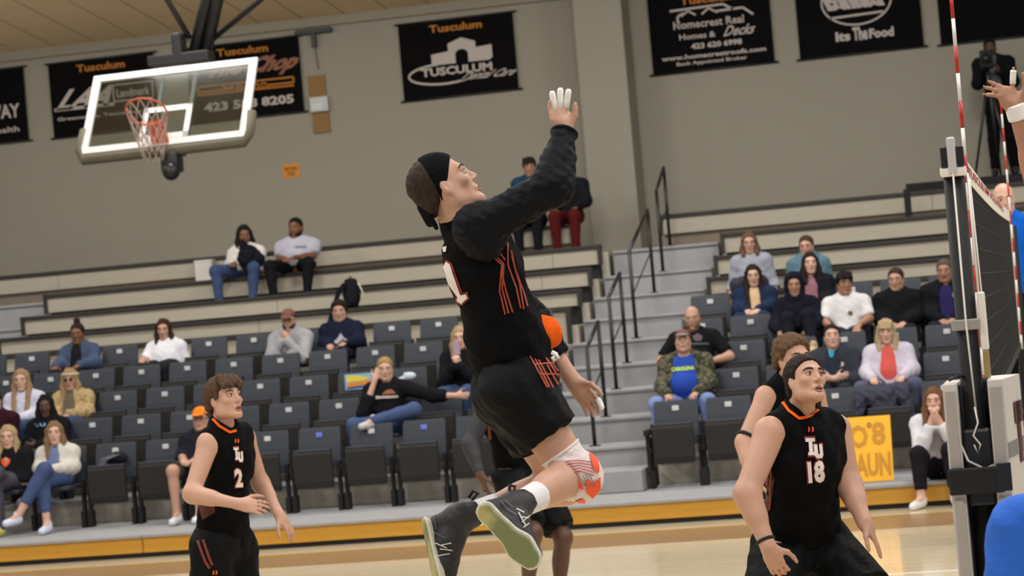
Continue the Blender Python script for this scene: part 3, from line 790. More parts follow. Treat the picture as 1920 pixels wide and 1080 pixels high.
mt.sphere(Bp(.55, 1.25, -.12), .1, 12); mt.build('hinge_motor', M_black, hoop, off=hc, smooth=True)
my = 26.15
tops = []
for (xa, ya, xb, yb, r) in ((362, 108, 388, 0, .075), (385, 108, 408, 0, .07)):
    a, b2 = atY(xa, ya, my), atY(xb, yb, my); d = nrm(b2 - a); L = (CZ(my) - a[2]) / d[2]
    MB().tube([a, a + d * L], r, 8).build('mast', M_black, hoop, off=hc, smooth=True)
for (xa, ya, xb, yb) in ((356, 72, 314, 0), (394, 78, 488, 0)):
    a, b2 = atY(xa, ya, my), atY(xb, yb, my); d = nrm(b2 - a); L = (CZ(my) - a[2]) / d[2]
    MB().tube([a, a + d * L], .032, 8).build('brace', M_black, hoop, off=hc, smooth=True)
q = atY(345, 108, my - .05)
mm = MB().box((-.4, -.12, -.07), (.33, .12, .05), .02); mm.box((-.1, -.12, .0), (.02, .1, .28), .03)
for i, v in enumerate(mm.v): mm.v[i] = tuple(q + A(*v))
mm.build('top_bracket', M_black, hoop, off=hc)
for fx in (.42, .62): MB().tube([Bp(fx, .05, -.06), Bp(fx, 1.08, -.09)], .03, 8).build('rear_strut', mat('strut_grey', (96, 96, 98), .5), hoop, off=hc, smooth=True)

# ------------------------------------------------------------------ volleyball net
NX, NY0, NY1 = -.3, 9.1, 18.1
net = empty('volleyball_net', (NX, (NY0 + NY1) / 2, 1.48), label='black volleyball net with white top tape, seen end on at right', cat='net'); of = net.location[:]
M_tape = mat('net_tape', (226, 221, 212), .7, .04)
sag = lambda y: 2.48 - .022 * math.sin(math.pi * (y - NY0) / (NY1 - NY0))
YS = list(np.linspace(NY0 - .2, NY1 + .2, 25))
def strip(z0f, z1f, th=.006):
    mb = MB(); V = []; Fs = []
    for y in YS: V += [(NX - th, y, z0f(y)), (NX + th, y, z0f(y)), (NX + th, y, z1f(y)), (NX - th, y, z1f(y))]
    for i in range(len(YS) - 1):
        for k in range(4): Fs.append((i * 4 + k, i * 4 + (k + 1) % 4, i * 4 + 4 + (k + 1) % 4, i * 4 + 4 + k))
    return mb.add(V, Fs)
tp = strip(lambda y: sag(y) - .075, sag).build('top_tape', M_tape, net, off=of)
strip(lambda y: 1.48, lambda y: 1.525, .004).build('bottom_tape', M_blackmatte, net, off=of)
for y in (NY0, NY1): MB().box((NX - .008, y - .025, 1.49), (NX + .008, y + .025, 2.41)).build('side_tape', M_tape, net, off=of)
letter(tp, 'TUSCULUM VOLLEYBALL', mat('tape_print', (170, 40, 34), .7), (NX - .0085, 9.35, 2.422), (0, 1, 0), EZ, 6.5, .036, .03, off=of)
letter(tp, 'TUSCULUM VOLLEYBALL', mat('tape_print', (170, 40, 34), .7), (NX + .0085, 9.35, 2.422), (0, 1, 0), EZ, 6.5, .036, .03, off=of)
mesh = MB()
for k in range(9): z = 1.55 + k * .1; mesh.tube([(NX, NY0, z), (NX, NY1, z)], .0022, 4, False)
for k in range(91): y = NY0 + k * .1; mesh.tube([(NX, y, 1.52), (NX, y, sag(y) - .07)], .0022, 4, False)
mesh.build('netting', mat('net_string', (30, 30, 32), .7), net, off=of, kind='stuff')
M_red = mat('antenna_red', (176, 24, 30), .4)
for y, lab in ((NY0, 'red and white striped net antenna nearest the camera'), (NY1, 'red and white striped net antenna at the far end, partly behind a raised hand')):
    an = empty('net_antenna', (NX + .0, y - .03, 1.482), label=lab, cat='antenna', group='net antennas')
    for k in range(18): MB().tube([(.012, 0, .1 * k), (.012, 0, .1 * k + .1)], .0068, 8).build('band', M_red if k % 2 else M_white, an, smooth=True)
M_pole = mat('pole_black', (13, 13, 14), .6, .1, spec=.25)
def pole(y, lab, top=True):
    e = empty('net_pole', (NX, y, 0), label=lab, cat='pole')
    MB().tube([(0, 0, 0), (0, 0, 2.39)], .035, 16).build('shaft', M_pole, e, smooth=True)
    MB().tube([(0, 0, 0), (0, 0, .02)], .14, 20).build('floor_plate', M_black, e, smooth=True)
    return e
py = 8.15
pe = pole(py, 'black net pole with white pulley head at right, wrapped in pads')
MB().box((-.036, -.05, 2.4), (-.014, .03, 2.47), .004).box((.014, -.05, 2.4), (.038, .03, 2.47), .004).build('head_bracket', M_black, pe)
MB().tube([(0, -.012, 2.44), (0, .012, 2.44)], .03, 12).build('pulley', M_white, pe)
MB().box((-.014, -.055, 2.38), (.014, .02, 2.5), .006).build('head_plate', mat('clear_plastic', (190, 188, 190), .3), pe)
MB().box((-.042, -.048, 2.372), (.042, .045, 2.405), .008).build('collar', M_tape, pe)
MB().tube([(.0, -.05, 2.4), (.0, -.055, 1.9), (.008, -.06, 1.6)], .0032, 6).build('tension_rope', M_tape, pe, smooth=True)
MB().box((-.048, -.05, 1.87), (.044, .045, 1.905), .004).build('clamp', mat('grey_clamp', (150, 146, 140), .5), pe)
MB().box((.04, -.03, 1.8), (.066, .0, 1.99), .006).build('cleat', M_tape, pe)
MB().box((.044, -.03, 1.71), (.064, .0, 1.8), .004).build('cleat_tip', mat('brass_tip', (150, 130, 80), .4), pe)
MB().box((-.04, -.085, 1.3), (.05, -.036, 1.55), .01).build('winch', M_black, pe)
MB().box((-.02, -.095, 1.36), (.045, -.084, 1.4), .003).build('winch_label', mat('winch_label', (70, 62, 54), .5), pe)
MB().tube([(-.06, -.07, 1.58), (-.055, -.08, 1.52), (-.03, -.1, 1.45), (.02, -.1, 1.42), (.05, -.09, 1.43)], .004, 6).build('loose_cord', M_tape, pe, smooth=True)
MB().tube([(.03, .04, 2.39), (.015, .5, 2.43), (0, .95, 2.465)], .006, 6).build('net_cable', M_tape, pe, smooth=True)
MB().tube([(.044, -.01, 2.38), (.047, -.02, 1.97)], .0045, 6).tube([(.05, .0, 2.36), (.062, .05, 1.5), (.06, .1, 1.47)], .0025, 6).build('side_cord', M_tape, pe, smooth=True)
pole(19.0, 'far black net pole hidden behind the bald referee')
MB().tube([(.005, -.08, 1.62), (.012, -.1, 1.57), (-.006, -.1, 1.53), (.014, -.1, 1.5), (.004, -.1, 1.47), (-.006, -.1, 1.5)], .003, 6).build('knotted_cord', M_tape, pe, smooth=True)
# pad wrapped round the near pole, open towards the camera
M_pad = mat('pad_vinyl', (205, 200, 194), .45, .06, 6); M_padedge = mat('pad_edge', (166, 158, 150), .6, .1, 6)
pad = empty('pole_pad', (NX, py, 0), label='white vinyl pad wrapped round the net pole with black strap', cat='pad')
xl0, xl1 = atY(1766, 800, py - .12)[0] - NX + .012, atY(1800, 800, py - .12)[0] - NX
xr0, xr1 = atY(1858, 800, py - .12)[0] - NX, atY(1887, 800, py - .12)[0] - NX
for nm, a, b2, zt in (('left_pad', xl0, xl1, 1.7), ('right_pad', xr0, xr1, 1.705)):
    sl = .048 if nm == 'right_pad' else 0
    V = [(x, y, z) for z in (.02, zt) for x, y in ((a, -.12), (b2, -.12), (b2 + sl, .22), (a, .22))]
    q = MB().add(V, [(3, 2, 1, 0), (4, 5, 6, 7), (0, 1, 5, 4), (1, 2, 6, 5), (2, 3, 7, 6), (3, 0, 4, 7)]).build(nm, M_pad, pad)
    MB().box((a + .006, -.128, 1.43), (b2 - .006, -.119, zt - .02), .002).box((a + .006, -.128, .03), (b2 - .006, -.119, 1.33), .002).build('pad_edge', M_padedge, q)
MB().box((xl0, .22, .02), (xr1, .28, 1.7), .012).build('back_pad', M_blackmatte, pad)
MB().box((xl1, -.02, .02), (xl1 + .006, .22, 1.69)).box((xr0 - .006, -.02, .02), (xr0, .22, 1.69)).build('lining', M_blackmatte, pad)
MB().box((xl0 - .004, -.15, 1.345), (xr1 - .02, -.128, 1.43), .006).build('strap', M_blackmatte, pad)
MB().box((xr0 + .006, -.155, 1.35), (xr1 + .004, -.149, 1.44), .002).build('strap_end', M_black, pad)
fx = lambda t, o: (xr1 + .048 * t + o, -.12 + .34 * t)
def face_patch(name, t0, t1, z0, z1, m, o=.002):
    (xa, ya), (xb, yb) = fx(t0, o), fx(t1, o)
    V = [(xa, ya, z0), (xb, yb, z0), (xb, yb, z1), (xa, ya, z1)]; V += [(x - .0015, y, z) for x, y, z in V]
    MB().add(V, [(0, 1, 2, 3), (7, 6, 5, 4), (0, 4, 5, 1), (1, 5, 6, 2), (2, 6, 7, 3), (3, 7, 4, 0)]).build(name, m, pad)
face_patch('grey_band', .0, 1, 1.45, 1.5, mat('pad_grey', (128, 124, 122), .5))
M_pp = mat('pad_print', (74, 26, 20), .6)
for k, (z0, z1) in enumerate(((1.42, 1.62), (1.08, 1.28), (.74, .94))):
    face_patch('pad_emblem', .6, .78, z0, z1, M_pp, .004); face_patch('pad_emblem', .48, .92, z1 - .07, z1, M_pp, .004)
MB().tube([(xl0 + .02, -.07, 1.712), (xl0 + .05, -.06, 1.725), (xl1 + .02, -.03, 1.72), (-.03, .0, 1.71)], .005, 6).build('loose_flap', M_black, pad, smooth=True)
# first referee's stand and the camera platform
rs = empty('referee_stand', (NX - .02, 19.7, 0), label='black steel referee stand at the far net pole', cat='stand')
MB().box((-.35, -.4, .9), (.35, .4, .95), .01).build('deck', M_black, rs)
for sx in (-.33, .33):
    for sy in (-.38, .38): MB().tube([(sx * 1.3, sy * 1.3, 0), (sx, sy, .92)], .02).build('leg', M_black, rs)
q = atY(1698, 345, 31.5)
cp = empty('camera_platform', (q[0], 31.5, 2.72), label='black raised platform behind the top bench at right', cat='platform'); of = cp.location[:]
MB().box((q[0], 31.5, q[2] - .13), (q[0] + 3, 32.4, q[2])).build('deck', M_blackmatte, cp, off=of)
for xx in (q[0] + .06, q[0] + 1.4, q[0] + 2.8): MB().box((xx, 31.52, 2.72), (xx + .09, 31.6, q[2] - .13)).build('leg', M_blackmatte, cp, off=of)
CAMPLAT = q[2]
MB().box((q[0] + .02, 30.5, 2.725), (q[0] + .1, 30.58, q[2] - .1)).build('front_post', M_blackmatte, cp, off=of)
# poster leaning on the front row
pa, pb_, pc = atY(1545, 909, 22.75), atY(1676, 897, 22.75), atY(1674, 786, 22.95)
ps = empty('handmade_poster', (pa + pb_) / 2, label='yellow handmade cardboard poster leaning against the front chairs', cat='poster'); of = (pa + pb_) / 2
ps.location = of
pz = .225
pu = A(1, 0, 0); pv = nrm(A(0, .2, .62)); PW = pb_[0] - pa[0]; PH = .62
po = A(pa[0], 22.75, pz)
MB().add([po, po + pu * PW, po + pu * PW + pv * PH, po + pv * PH] + [v + A(0, .012, 0) for v in (po, po + pu * PW, po + pu * PW + pv * PH, po + pv * PH)],
         [(0, 1, 2, 3), (7, 6, 5, 4), (0, 4, 5, 1), (1, 5, 6, 2), (2, 6, 7, 3), (3, 7, 4, 0)]).build('card', mat('yellow_card', (250, 180, 20), .55, .03), ps, off=of)
ink = mat('marker_ink', (196, 138, 20), .6); ink2 = mat('marker_grey', (110, 96, 60), .6)
for t, x, y, wd, h, m in (('G', .1, .54, .25, .36, ink), ('O', .4, .52, .27, .36, ink), ('8', .72, .55, .2, .36, ink), ('SHAUN', .2, .08, .77, .36, ink), ('o', .66, .82, .07, .09, ink2)):
    for d, mm_ in ((0, m),):
        letter(ps, t, mm_, po + pu * PW * x + pv * PH * y - A(0, .004, 0), pu, pv, PW * wd, PH * h, .035, off=of)
# ------------------------------------------------------------------ hair, caps
def hair(H, style, col, root, base, vox=.0115, seed=0, ln=.25):
    k = H.s; f = F(); R = H.R
    m = mat('hair_%d_%d_%d' % col, tuple(int(v * .82) for v in col), .65, .4, 30, .5, 40, stretch=(3, 3, 1), spec=.18)
    nz = (.0035, (130, 130, 70), seed); name = 'hair'
    if style == 'bald': return
    if style in ('short', 'buzz', 'bun', 'curly', 'fringe', 'long', 'bangs', 'swept'):
        g = {'buzz': .004, 'curly': .02, 'fringe': .012, 'swept': .012}.get(style, .0075)
        f.ell(H.P(0, -.016, .04), A(.077 + g, .096 + g, .083 + g) * k, R, k=.01)
        f.ell(H.P(0, -.07, -.02), A(.058 + g, .042 + g, .05) * k, R, k=.02)
        f.clip(H.P(0, .062, .062), R @ A(0, .66, -.75))
        for sx in ((-1, 1) if style != 'buzz' else ()): f.cone(H.P(sx * .071, .018, .03), H.P(sx * .0735, .014, -.012), .011 * k, .006 * k, k=.012)
        if style == 'curly': nz = (.009, 75, seed)
        if style == 'fringe':
            for i in range(9):
                a = -.06 + i * .016; f.cone(H.P(a, .05, .11), H.P(a * 1.1 + .004, .096, .062 - .012 * ((i * 7) % 3)), .016 * k, .009 * k, k=.008)
            for sx in (-1, 1): f.cone(H.P(sx * .078, .02, .05), H.P(sx * .084, .025, -.005), .018 * k, .008 * k, k=.01)
            nz = (.005, 80, seed)
        if style == 'bun': f.ell(H.P(0, -.03, .15), .042 * k, k=.01); nz = (.005, 90, seed)
        if style in ('long', 'bangs'):
            for sx in (-1, 1):
                p0 = H.P(sx * .02, .03, .115); p1 = H.P(sx * .07, .035, .04); p2 = H.P(sx * .083, .015, -.07); p3 = H.P(sx * .075, .04, -.09) - A(0, 0, ln - .1) + R @ A(0, .02 + (.07 if ln > .3 else .0), 0)
                f.cone(p0, p1, .022 * k, .024 * k, k=.015).cone(p1, p2, .022 * k, .034 * k, k=.015).cone(p2, p3, .036 * k, .026 * k, k=.02)
            f.cone(H.P(0, -.07, .02), H.P(0, -.075, -.1), .07 * k, .065 * k, k=.03).cone(H.P(0, -.075, -.1), H.P(0, -.08, -.1) - A(0, 0, ln * .7), .065 * k, .05 * k, k=.03)
            nz = (.006, (110, 110, 25), seed)
        if style == 'bangs':
            for i in range(7): a = -.054 + i * .018; f.cone(H.P(a, .06, .1), H.P(a, .1, .036), .018 * k, .01 * k, k=.01)
    if style == 'cap' or style == 'headband':
        pass
    return obj(name, f.mesh(vox, 'hair', base, nz), m, root)
def beard(H, col, root, base, vox=.009):
    f = F(); k = H.s
    f.ell(H.P(0, .024, -.075), A(.065, .066, .055) * k, H.R, k=.01)
    for sx in (-1, 1): f.cone(H.P(sx * .066, .01, -.01), H.P(sx * .06, .02, -.07), .012 * k, .016 * k, k=.02)
    f.ell(H.P(0, .09, -.066), A(.026, .03, .012) * k, H.R, k=.01, sub=True)
    f.clip(H.P(0, .05, -.045), H.R @ A(0, .5, 1))
    obj('beard', f.mesh(vox, 'beard', base, (.003, 90, 1)), mat('hair_%d_%d_%d' % col, col, .7, .3, 30, .5, 40), root)
def cap(H, col, root, base, brimcol=None, vox=.009):
    f = F(); k = H.s
    f.ell(H.P(0, -.012, .045), A(.084, .104, .09) * k, H.R, k=.01).clip(H.P(0, .0, .045), H.R @ A(0, .15, -1))
    c = obj('cap', f.mesh(vox, 'cap', base), cloth('cap_%d' % col[0], col), root)
    f = F(); f.ell(H.P(0, .115, .05), A(.066, .062, .011) * k, H.R @ frame((0, 1, -.25), (0, .25, 1)), k=.01)
    obj('brim', f.mesh(.006, 'brim', base), cloth('cap_%d' % (brimcol or col)[0], brimcol or col), c)
def hood(H, col, root, base, vox=.011):
    f = F(); k = H.s
    f.ell(H.P(0, -.025, .02), A(.11, .125, .135) * k, H.R, k=.02).cone(H.P(0, -.05, -.06), H.P(0, -.04, -.14), .1 * k, .12 * k, k=.03)
    f.ell(H.P(0, .085, -.012), A(.075, .09, .105) * k, H.R, k=.02, sub=True)
    obj('hood', f.mesh(vox, 'hood', base, (.003, 40, 2)), cloth('%d_%d_%d' % col, col), root)

SK = {'fair': skin('fair', (206, 164, 145)), 'light': skin('light', (188, 146, 125)), 'tan': skin('tan', (166, 122, 100)), 'brown': skin('brown', (122, 80, 58)), 'dark': skin('dark', (84, 56, 44))}
LIPS = {'fair': (186, 112, 104), 'light': (170, 104, 92), 'tan': (150, 90, 78), 'brown': (104, 58, 50), 'dark': (84, 48, 44)}
ARM = {  # elbow, wrist offsets from the shoulder: (outward, forward, up)
    'lap': ((.06, .04, -.27), (-.1, .24, -.40)), 'knee': ((.06, .08, -.27), (-.02, .33, -.37)), 'cross': ((.06, .1, -.25), (-.2, .24, -.2)),
    'side': ((.07, .0, -.28), (.1, .18, -.42)), 'chin': ((.02, .24, -.26), (-.14, .24, -.03)), 'pray': ((-.0, .24, -.27), (-.14, .25, -.02)),
    'phone': ((.02, .2, -.27), (-.13, .3, -.08)), 'wide': ((.2, .06, -.18), (.42, .02, -.2)), 'hip': ((.17, .08, -.22), (.02, .25, -.36)), 'up': ((.1, .2, -.2), (-.06, .16, .06))}
def clothes(B, root, base, top, bottom, shoe, vox=.0158, belly=0, seed=0):
    J = B.J
    # top: kind, colour, sleeve(0..2), open(inner colour)
    kind, col, sl = top[:3]; inner = top[3] if len(top) > 3 else None; col2 = top[4] if len(top) > 4 else None
    g = {'jacket': .026, 'hoodie': .024, 'cardigan': .024, 'sweater': .02}.get(kind, .015)
    f = F(); B.torso(f, g, .05, belly); B.shoulders(f, g)
    for q in 'RL': B.armf(f, q, g, sl, k=.045, g2=g * 1.1 + (.012 if sl < 1 else 0))
    f.cone(J['N'], J['N'] + (J['H'].c - J['N']) * .25, .07, .062, k=.03)
    f.clip(J['P'] - B.Rp[:, 2] * .07, -B.Rp[:, 2], J['P'], .3)
    f.cone(J['N'] + B.Rc[:, 2] * .0, J['N'] + (J['H'].c - J['N']) * .8 + B.Rc[:, 1] * .03, .057, .07, k=.012, sub=True)
    if inner:
        fw = B.Rc[:, 1]
        f.cone(J['N'] + fw * .15 - B.Rc[:, 2] * .01, J['W'] + B.Rw[:, 1] * (.185 + belly), .075 + (.05 if belly > .05 else 0), .1 + belly * .25 + (.05 if belly > .05 else 0), k=.012, sub=True)
    me = f.mesh(vox, kind, base, (.004 if sl >= 1 else .003, (34, 34, 42), seed))
    m = mat('camo', (96, 92, 70), .9, .2, 22, .2, col2=(38, 40, 28)) if kind == 'jacket' and col == (96, 92, 70) else cloth('%d_%d_%d' % col, col, col2, 30 if col2 else 8)
    t = obj({'tee': 't_shirt', 'hoodie': 'hoodie', 'jacket': 'jacket', 'cardigan': 'cardigan', 'sweater': 'sweater', 'polo': 'polo_shirt', 'jersey': 'jersey'}[kind], me, m, root)
    if inner:
        f = F(); B.torso(f, .014, .05, belly); B.shoulders(f, .008)
        f.clip(J['P'] - B.Rp[:, 2] * .03, -B.Rp[:, 2], J['P'], .3)
        f.cone(J['N'] + B.Rc[:, 2] * .01, J['N'] + (J['H'].c - J['N']) * .8 + B.Rc[:, 1] * .05, .062, .07, k=.012, sub=True)
        obj('undershirt', f.mesh(vox, 'undershirt', base), cloth('%d_%d_%d' % inner, inner), root)
    bk, bc, bl = bottom
    f = F(); f.ell(J['P'], A(.17 * B.b, .13 * B.b, .12), B.Rp, k=.05)
    for q in 'RL': B.legf(f, q, .016, bl, k=.045, g2=.03 if bl < 1.5 else .016)
    f.clip(J['P'] + B.Rp[:, 2] * .1, B.Rp[:, 2], J['P'], .3)
    obj(bk, f.mesh(vox, bk, base, (.0035, 45, seed + 1)), cloth('%d_%d_%d' % bc, bc), root)
    if shoe:
        for q in 'RL':
            if J.get('noshoe') == q: continue
            f = F(); a = J['a' + q]; tt = J.get('t' + q, A(0, -.15, -.05))
            f.cone(a + A(0, .02, -.03), a + tt, .047, .04, k=.03).cone(a, a + A(0, .01, .02), .046, .044, k=.02)
            f.clip(a + A(0, 0, -.083), (0, 0, -1), a, .3) if abs(tt[2]) < .08 else None
            obj('shoe', f.mesh(.014, 'shoe', base), mat('shoe_%d_%d_%d' % shoe, shoe, .5, .08), root)
    return t
PEOPLE = []
def seated(lab, hx, hy, row, face, hairs, sk, top, bottom, shoe=(220, 222, 226), armR='lap', armL='lap', legs='n', female=False, lean=0., px=0., b=1., belly=0, extra=(), sc=1., up=(0, 0, 1), nolegs=False, grp='spectators in the stands', brow=None, mouth=0, pz=0, vox=.0138, wr=None, wl=None, foot=None):
    if row < 6: Yp, zs, zf = LY(row) - .27, TZ(row) + .45, TZ(row)
    else: Yp, zs, zf = BY[row - 6] + .13, BZ[row - 6], BZ[row - 6] - .425
    if foot is not None: zf = foot
    zs += pz
    Hc = atY(hx, hy, Yp + .03 - lean)
    H = Head(Hc, face, up, sc)
    P = A(Hc[0] + px, Yp, zs + .1)
    N = Hc + A(0, .035, -.15 * sc) - nrm(A(face[0], face[1], 0)) * .0
    sw = (.162 if female else .185) * (b ** .6)
    J = dict(H=H, N=N, P=P, C=P + (N - P) * .68 + A(0, .015, 0), W=P + (N - P) * .32 + A(0, .01, 0))
    lat = nrm(A(-1, .25 * face[0], 0))
    J['sR'] = N + lat * sw + A(0, 0, -.06); J['sL'] = N - lat * sw + A(0, 0, -.06)
    for q, sx, am in (('R', -1, armR), ('L', 1, armL)):
        e, w_ = ARM[am] if isinstance(am, str) else am
        J['e' + q] = J['s' + q] + A(sx * e[0], -e[1], e[2]); J['w' + q] = J['s' + q] + A(sx * w_[0], -w_[1], w_[2])
    for q, sx, am in (('R', -1, armR), ('L', 1, armL)):
        if am == 'lap': J['w' + q] = P + A(sx * .07, -.24 - belly * 1.2, .085)
        if am == 'knee': J['w' + q] = P + A(sx * .15, -.33, .095)
        if am == 'hip': J['w' + q] = P + A(sx * .13, -.3, .1)
        if am in ('lap', 'knee'): m = (J['s' + q] + J['w' + q]) / 2; J['e' + q] = m + A(sx * .07, .09, -.07)
    if wr is not None: J['wR'] = Hc + A(*wr)
    if wl is not None: J['wL'] = Hc + A(*wl)
    for q, sx in (('R', -1), ('L', 1)):
        J['h' + q] = P + A(sx * .085, -.03, -.02)
        J['k' + q] = P + A(sx * .13, -.42, -.01)
        J['a' + q] = A(P[0] + sx * .12, Yp - .42, zf + .085)
    if legs == 'cross':
        J['kR'] = P + A(-.02, -.45, .04); J['kL'] = P + A(.03, -.43, -.02)
        J['aL'] = A(P[0] + .05, Yp - .47, zf + .085); J['aR'] = A(P[0] - .2, Yp - .62, zf + .2); J['tR'] = A(-.07, -.13, -.05)
        J['kR'], J['kL'] = P + A(.06, -.45, .1), P + A(.0, -.4, -.01)
    if legs == 'wide':
        J['kR'] = P + A(-.26, -.38, 0); J['kL'] = P + A(.26, -.38, 0); J['aR'] = A(P[0] - .22, Yp - .42, zf + .085); J['aL'] = A(P[0] + .22, Yp - .42, zf + .085)
    if legs == 'ankleknee':
        J['kR'] = P + A(-.27, -.36, .02); J['aR'] = A(P[0] - .25, Yp - .4, zf + .085)
        J['kL'] = P + A(.36, -.3, .13); J['aL'] = P + A(-.02, -.5, .06); J['tL'] = A(-.1, -.1, -.05)
    if legs == 'up':
        J['kR'] = P + A(-.06, -.36, .22); J['kL'] = P + A(.16, -.36, .24); J['aR'] = P + A(-.05, -.5, -.1); J['aL'] = P + A(.2, -.52, -.08)
    Bd = Body(J, b)
    base = A(Hc[0], Yp, zf)
    root = empty('person', base, label=lab, cat='person', group=grp)
    hands = {}
    for q in 'RL':
        d = nrm(J['w' + q] - J['e' + q]); am = armR if q == 'R' else armL
        pn = A(0, .3, -1) if am in ('lap', 'knee', 'side', 'wide') else A(0, 1, .2)
        if am in ('lap', 'knee'): d = nrm(d + A(0, -.2, -.2))
        if am in ('chin', 'pray', 'phone', 'up'): d = nrm(d + A(0, .0, 1.2)); pn = A((1 if q == 'R' else -1) * .8, .6, 0)
        hands[q] = dict(d=d, pn=pn, ts=(1 if np.dot(np.cross(d, pn), A(0, 0, 1)) > 0 else -1), curl=.4 if am not in ('chin', 'pray', 'phone') else .7, sc=.95)
    me = Bd.skin(vox, base, female, 0, hands, coarse=True, belly=belly, neck_r=.046 if female else .056)
    obj('body', me, SK[sk], root)
    H.features(root, base, brow=brow or ((50, 35, 28) if hairs[0] != 'bald' else (90, 70, 60)), lip=LIPS[sk], mouth_open=mouth)
    st, hcol = hairs[0], hairs[1]
    if st == 'cap':
        hair(H, 'buzz', hcol, root, base); cap(H, hairs[2], root, base, hairs[3] if len(hairs) > 3 else None)
    elif st == 'hood': hair(H, 'short', hcol, root, base); hood(H, hairs[2], root, base)
    else: hair(H, st, hcol, root, base, seed=len(PEOPLE), ln=hairs[2] if len(hairs) > 2 else .26)
    for x in extra:
        if x == 'beard': beard(H, hcol if st != 'bald' else (150, 110, 80), root, base)
        if x == 'moustache': MB().tube([H.P(-.024, .092, -.058), H.P(0, .1, -.05), H.P(.024, .092, -.058)], .007, 6).build('moustache', mat('hair_grey', (110, 100, 92), .8), root, off=base, smooth=True)
        if x == 'glasses':
            gm_ = MB()
            for sx in (-1, 1):
                c = [H.P(sx * .032 + .02 * math.cos(t), .102, .002 + .016 * math.sin(t)) for t in np.linspace(0, 6.283, 13)]
                gm_.tube(c, .003, 5, False)
                gm_.tube([H.P(sx * .052, .1, .004), H.P(sx * .08, .0, .004)], .0025, 5)
            gm_.tube([H.P(-.012, .105, .004), H.P(.012, .105, .004)], .0025, 5).build('glasses', M_blackmatte, root, off=base)
        if x == 'sunglasses':
            gm_ = MB()
            for sx in (-1, 1): gm_.sphere(H.P(sx * .03, .1, .002), A(.024, .006, .017), 10, H.R)
            gm_.build('sunglasses', mat('dark_lens', (30, 26, 26), .2), root, off=base, smooth=True)
        if x == 'phone': MB().box((-.036, -.005, -.07), (.036, .005, .07), .004).build('phone_in_hand', mat('phone_case', (170, 150, 170), .4), root).location = Hc + A(0, -.2, -.1) - base
        if x == 'headband': 
            q = [H.P(.086 * math.sin(t), .1 * math.cos(t) - .012, .06) for t in np.linspace(0, 6.283, 25)]
            MB().tube(q, .014, 6, False).build('headband', cloth('band', (200, 180, 150)), root, off=base, smooth=True)
    t = clothes(Bd, root, base, top, bottom, shoe, belly=belly, seed=len(PEOPLE))
    root['_chest'] = 0; del root['_chest']
    PEOPLE.append((root, Bd, base, t)); return root, Bd, base, t
def logo(P_, t, px_, py_, w_, h_, m, txt=None, bold=.05, under=False):
    """small print on a spectator's shirt front at photo position px_,py_"""
    root, Bd, base, ob = P_
    u = [c for c in root.children if c.name.startswith('undershirt')]
    if u and under: ob = u[0]
    tree = bvh_of(ob.data, base)
    if txt: decal_text(root, m, txt, (px_, py_), (w_, -w_ * .085), (-h_ * .085, -h_), [tree], base, bold, lift=.006)
    else: decal(root, m, [(px_ + x * w_, py_ + y * h_) for x, y in t], [tuple(range(len(t)))], [tree], base, lift=.007, sub=2)
# ------------------------------------------------------------------ the crowd: who sits where (head centre measured in the photograph)
JE = (62, 76, 110); BLK = (24, 24, 28); NAV = (30, 34, 56); GREY = (150, 148, 150)
def sit(i, col, blk, who): OCC[(blk, i, col)] = who
F0, FRt, FUp = (.1, -1, .02), (.5, -1, .06), (.3, -1, .22)
SP = {}
def S_(key, *a, **k): SP[key] = seated(*a, **k)
# left block
S_('couple_w', 'person in white long sleeved top and jeans, hand at mouth, on upper bench', 458, 442, 9, (.45, -1, -.1), ('long', (22, 18, 18), .3), 'brown', ('sweater', (218, 214, 210), 2), ('jeans', JE, 2), (40, 40, 44), armR='lap', armL='chin', legs='wide', female=True, b=1.3, px=-.03, sc=1.12)
S_('couple_m', 'heavy bearded person in pale grey t-shirt on upper bench, hands clasped', 554, 428, 9, (-.1, -1, 0), ('buzz', (30, 22, 20)), 'brown', ('tee', (176, 176, 190), .75), ('trousers', BLK, 2), (30, 30, 32), legs='wide', b=1.45, belly=.07, extra=('beard',), sc=1.14)
S_('bun', 'person with hair bun in blue denim jacket in the back chair row', 145, 626, 5, (.1, -1, -.05), ('bun', (40, 28, 24)), 'brown', ('jacket', (66, 78, 102), 2, (30, 26, 30)), ('trousers', BLK, 2), (60, 60, 66), armR='knee', armL='knee', female=True)
S_('white_tee', 'person with long brown hair in white t-shirt in the back chair row', 307, 618, 5, (.15, -1, -.05), ('long', (66, 40, 30), .2), 'light', ('tee', (220, 220, 228), .95), ('trousers', (40, 38, 42), 2), armR='knee', armL='side', female=True, b=1.1, belly=.03)
S_('beard', 'bearded person in pale grey hoodie holding hand to chin, back chair row', 541, 600, 5, (.1, -1, -.1), ('cap', (70, 50, 40), (120, 84, 74)), 'light', ('hoodie', (158, 158, 162), 2), ('trousers', (140, 140, 146), 2), armR='chin', armL='chin', extra=('beard', 'glasses'), lean=.08)
S_('navy', 'person with dark curly hair in navy hoodie, back chair row by the backpack', 636, 584, 5, (.15, -1, 0), ('curly', (34, 26, 24)), 'light', ('hoodie', (28, 32, 52), 2), ('trousers', (34, 34, 44), 2), armR='lap', armL='knee')
S_('blond_w', 'person with long wavy blonde hair in black jacket drinking from a cup', 863, 634, 3, (.1, -1, 0), ('long', (206, 178, 136), .3), 'fair', ('jacket', BLK, 2), ('jeans', JE, 2), armR='phone', armL='phone', female=True, extra=('phone',))
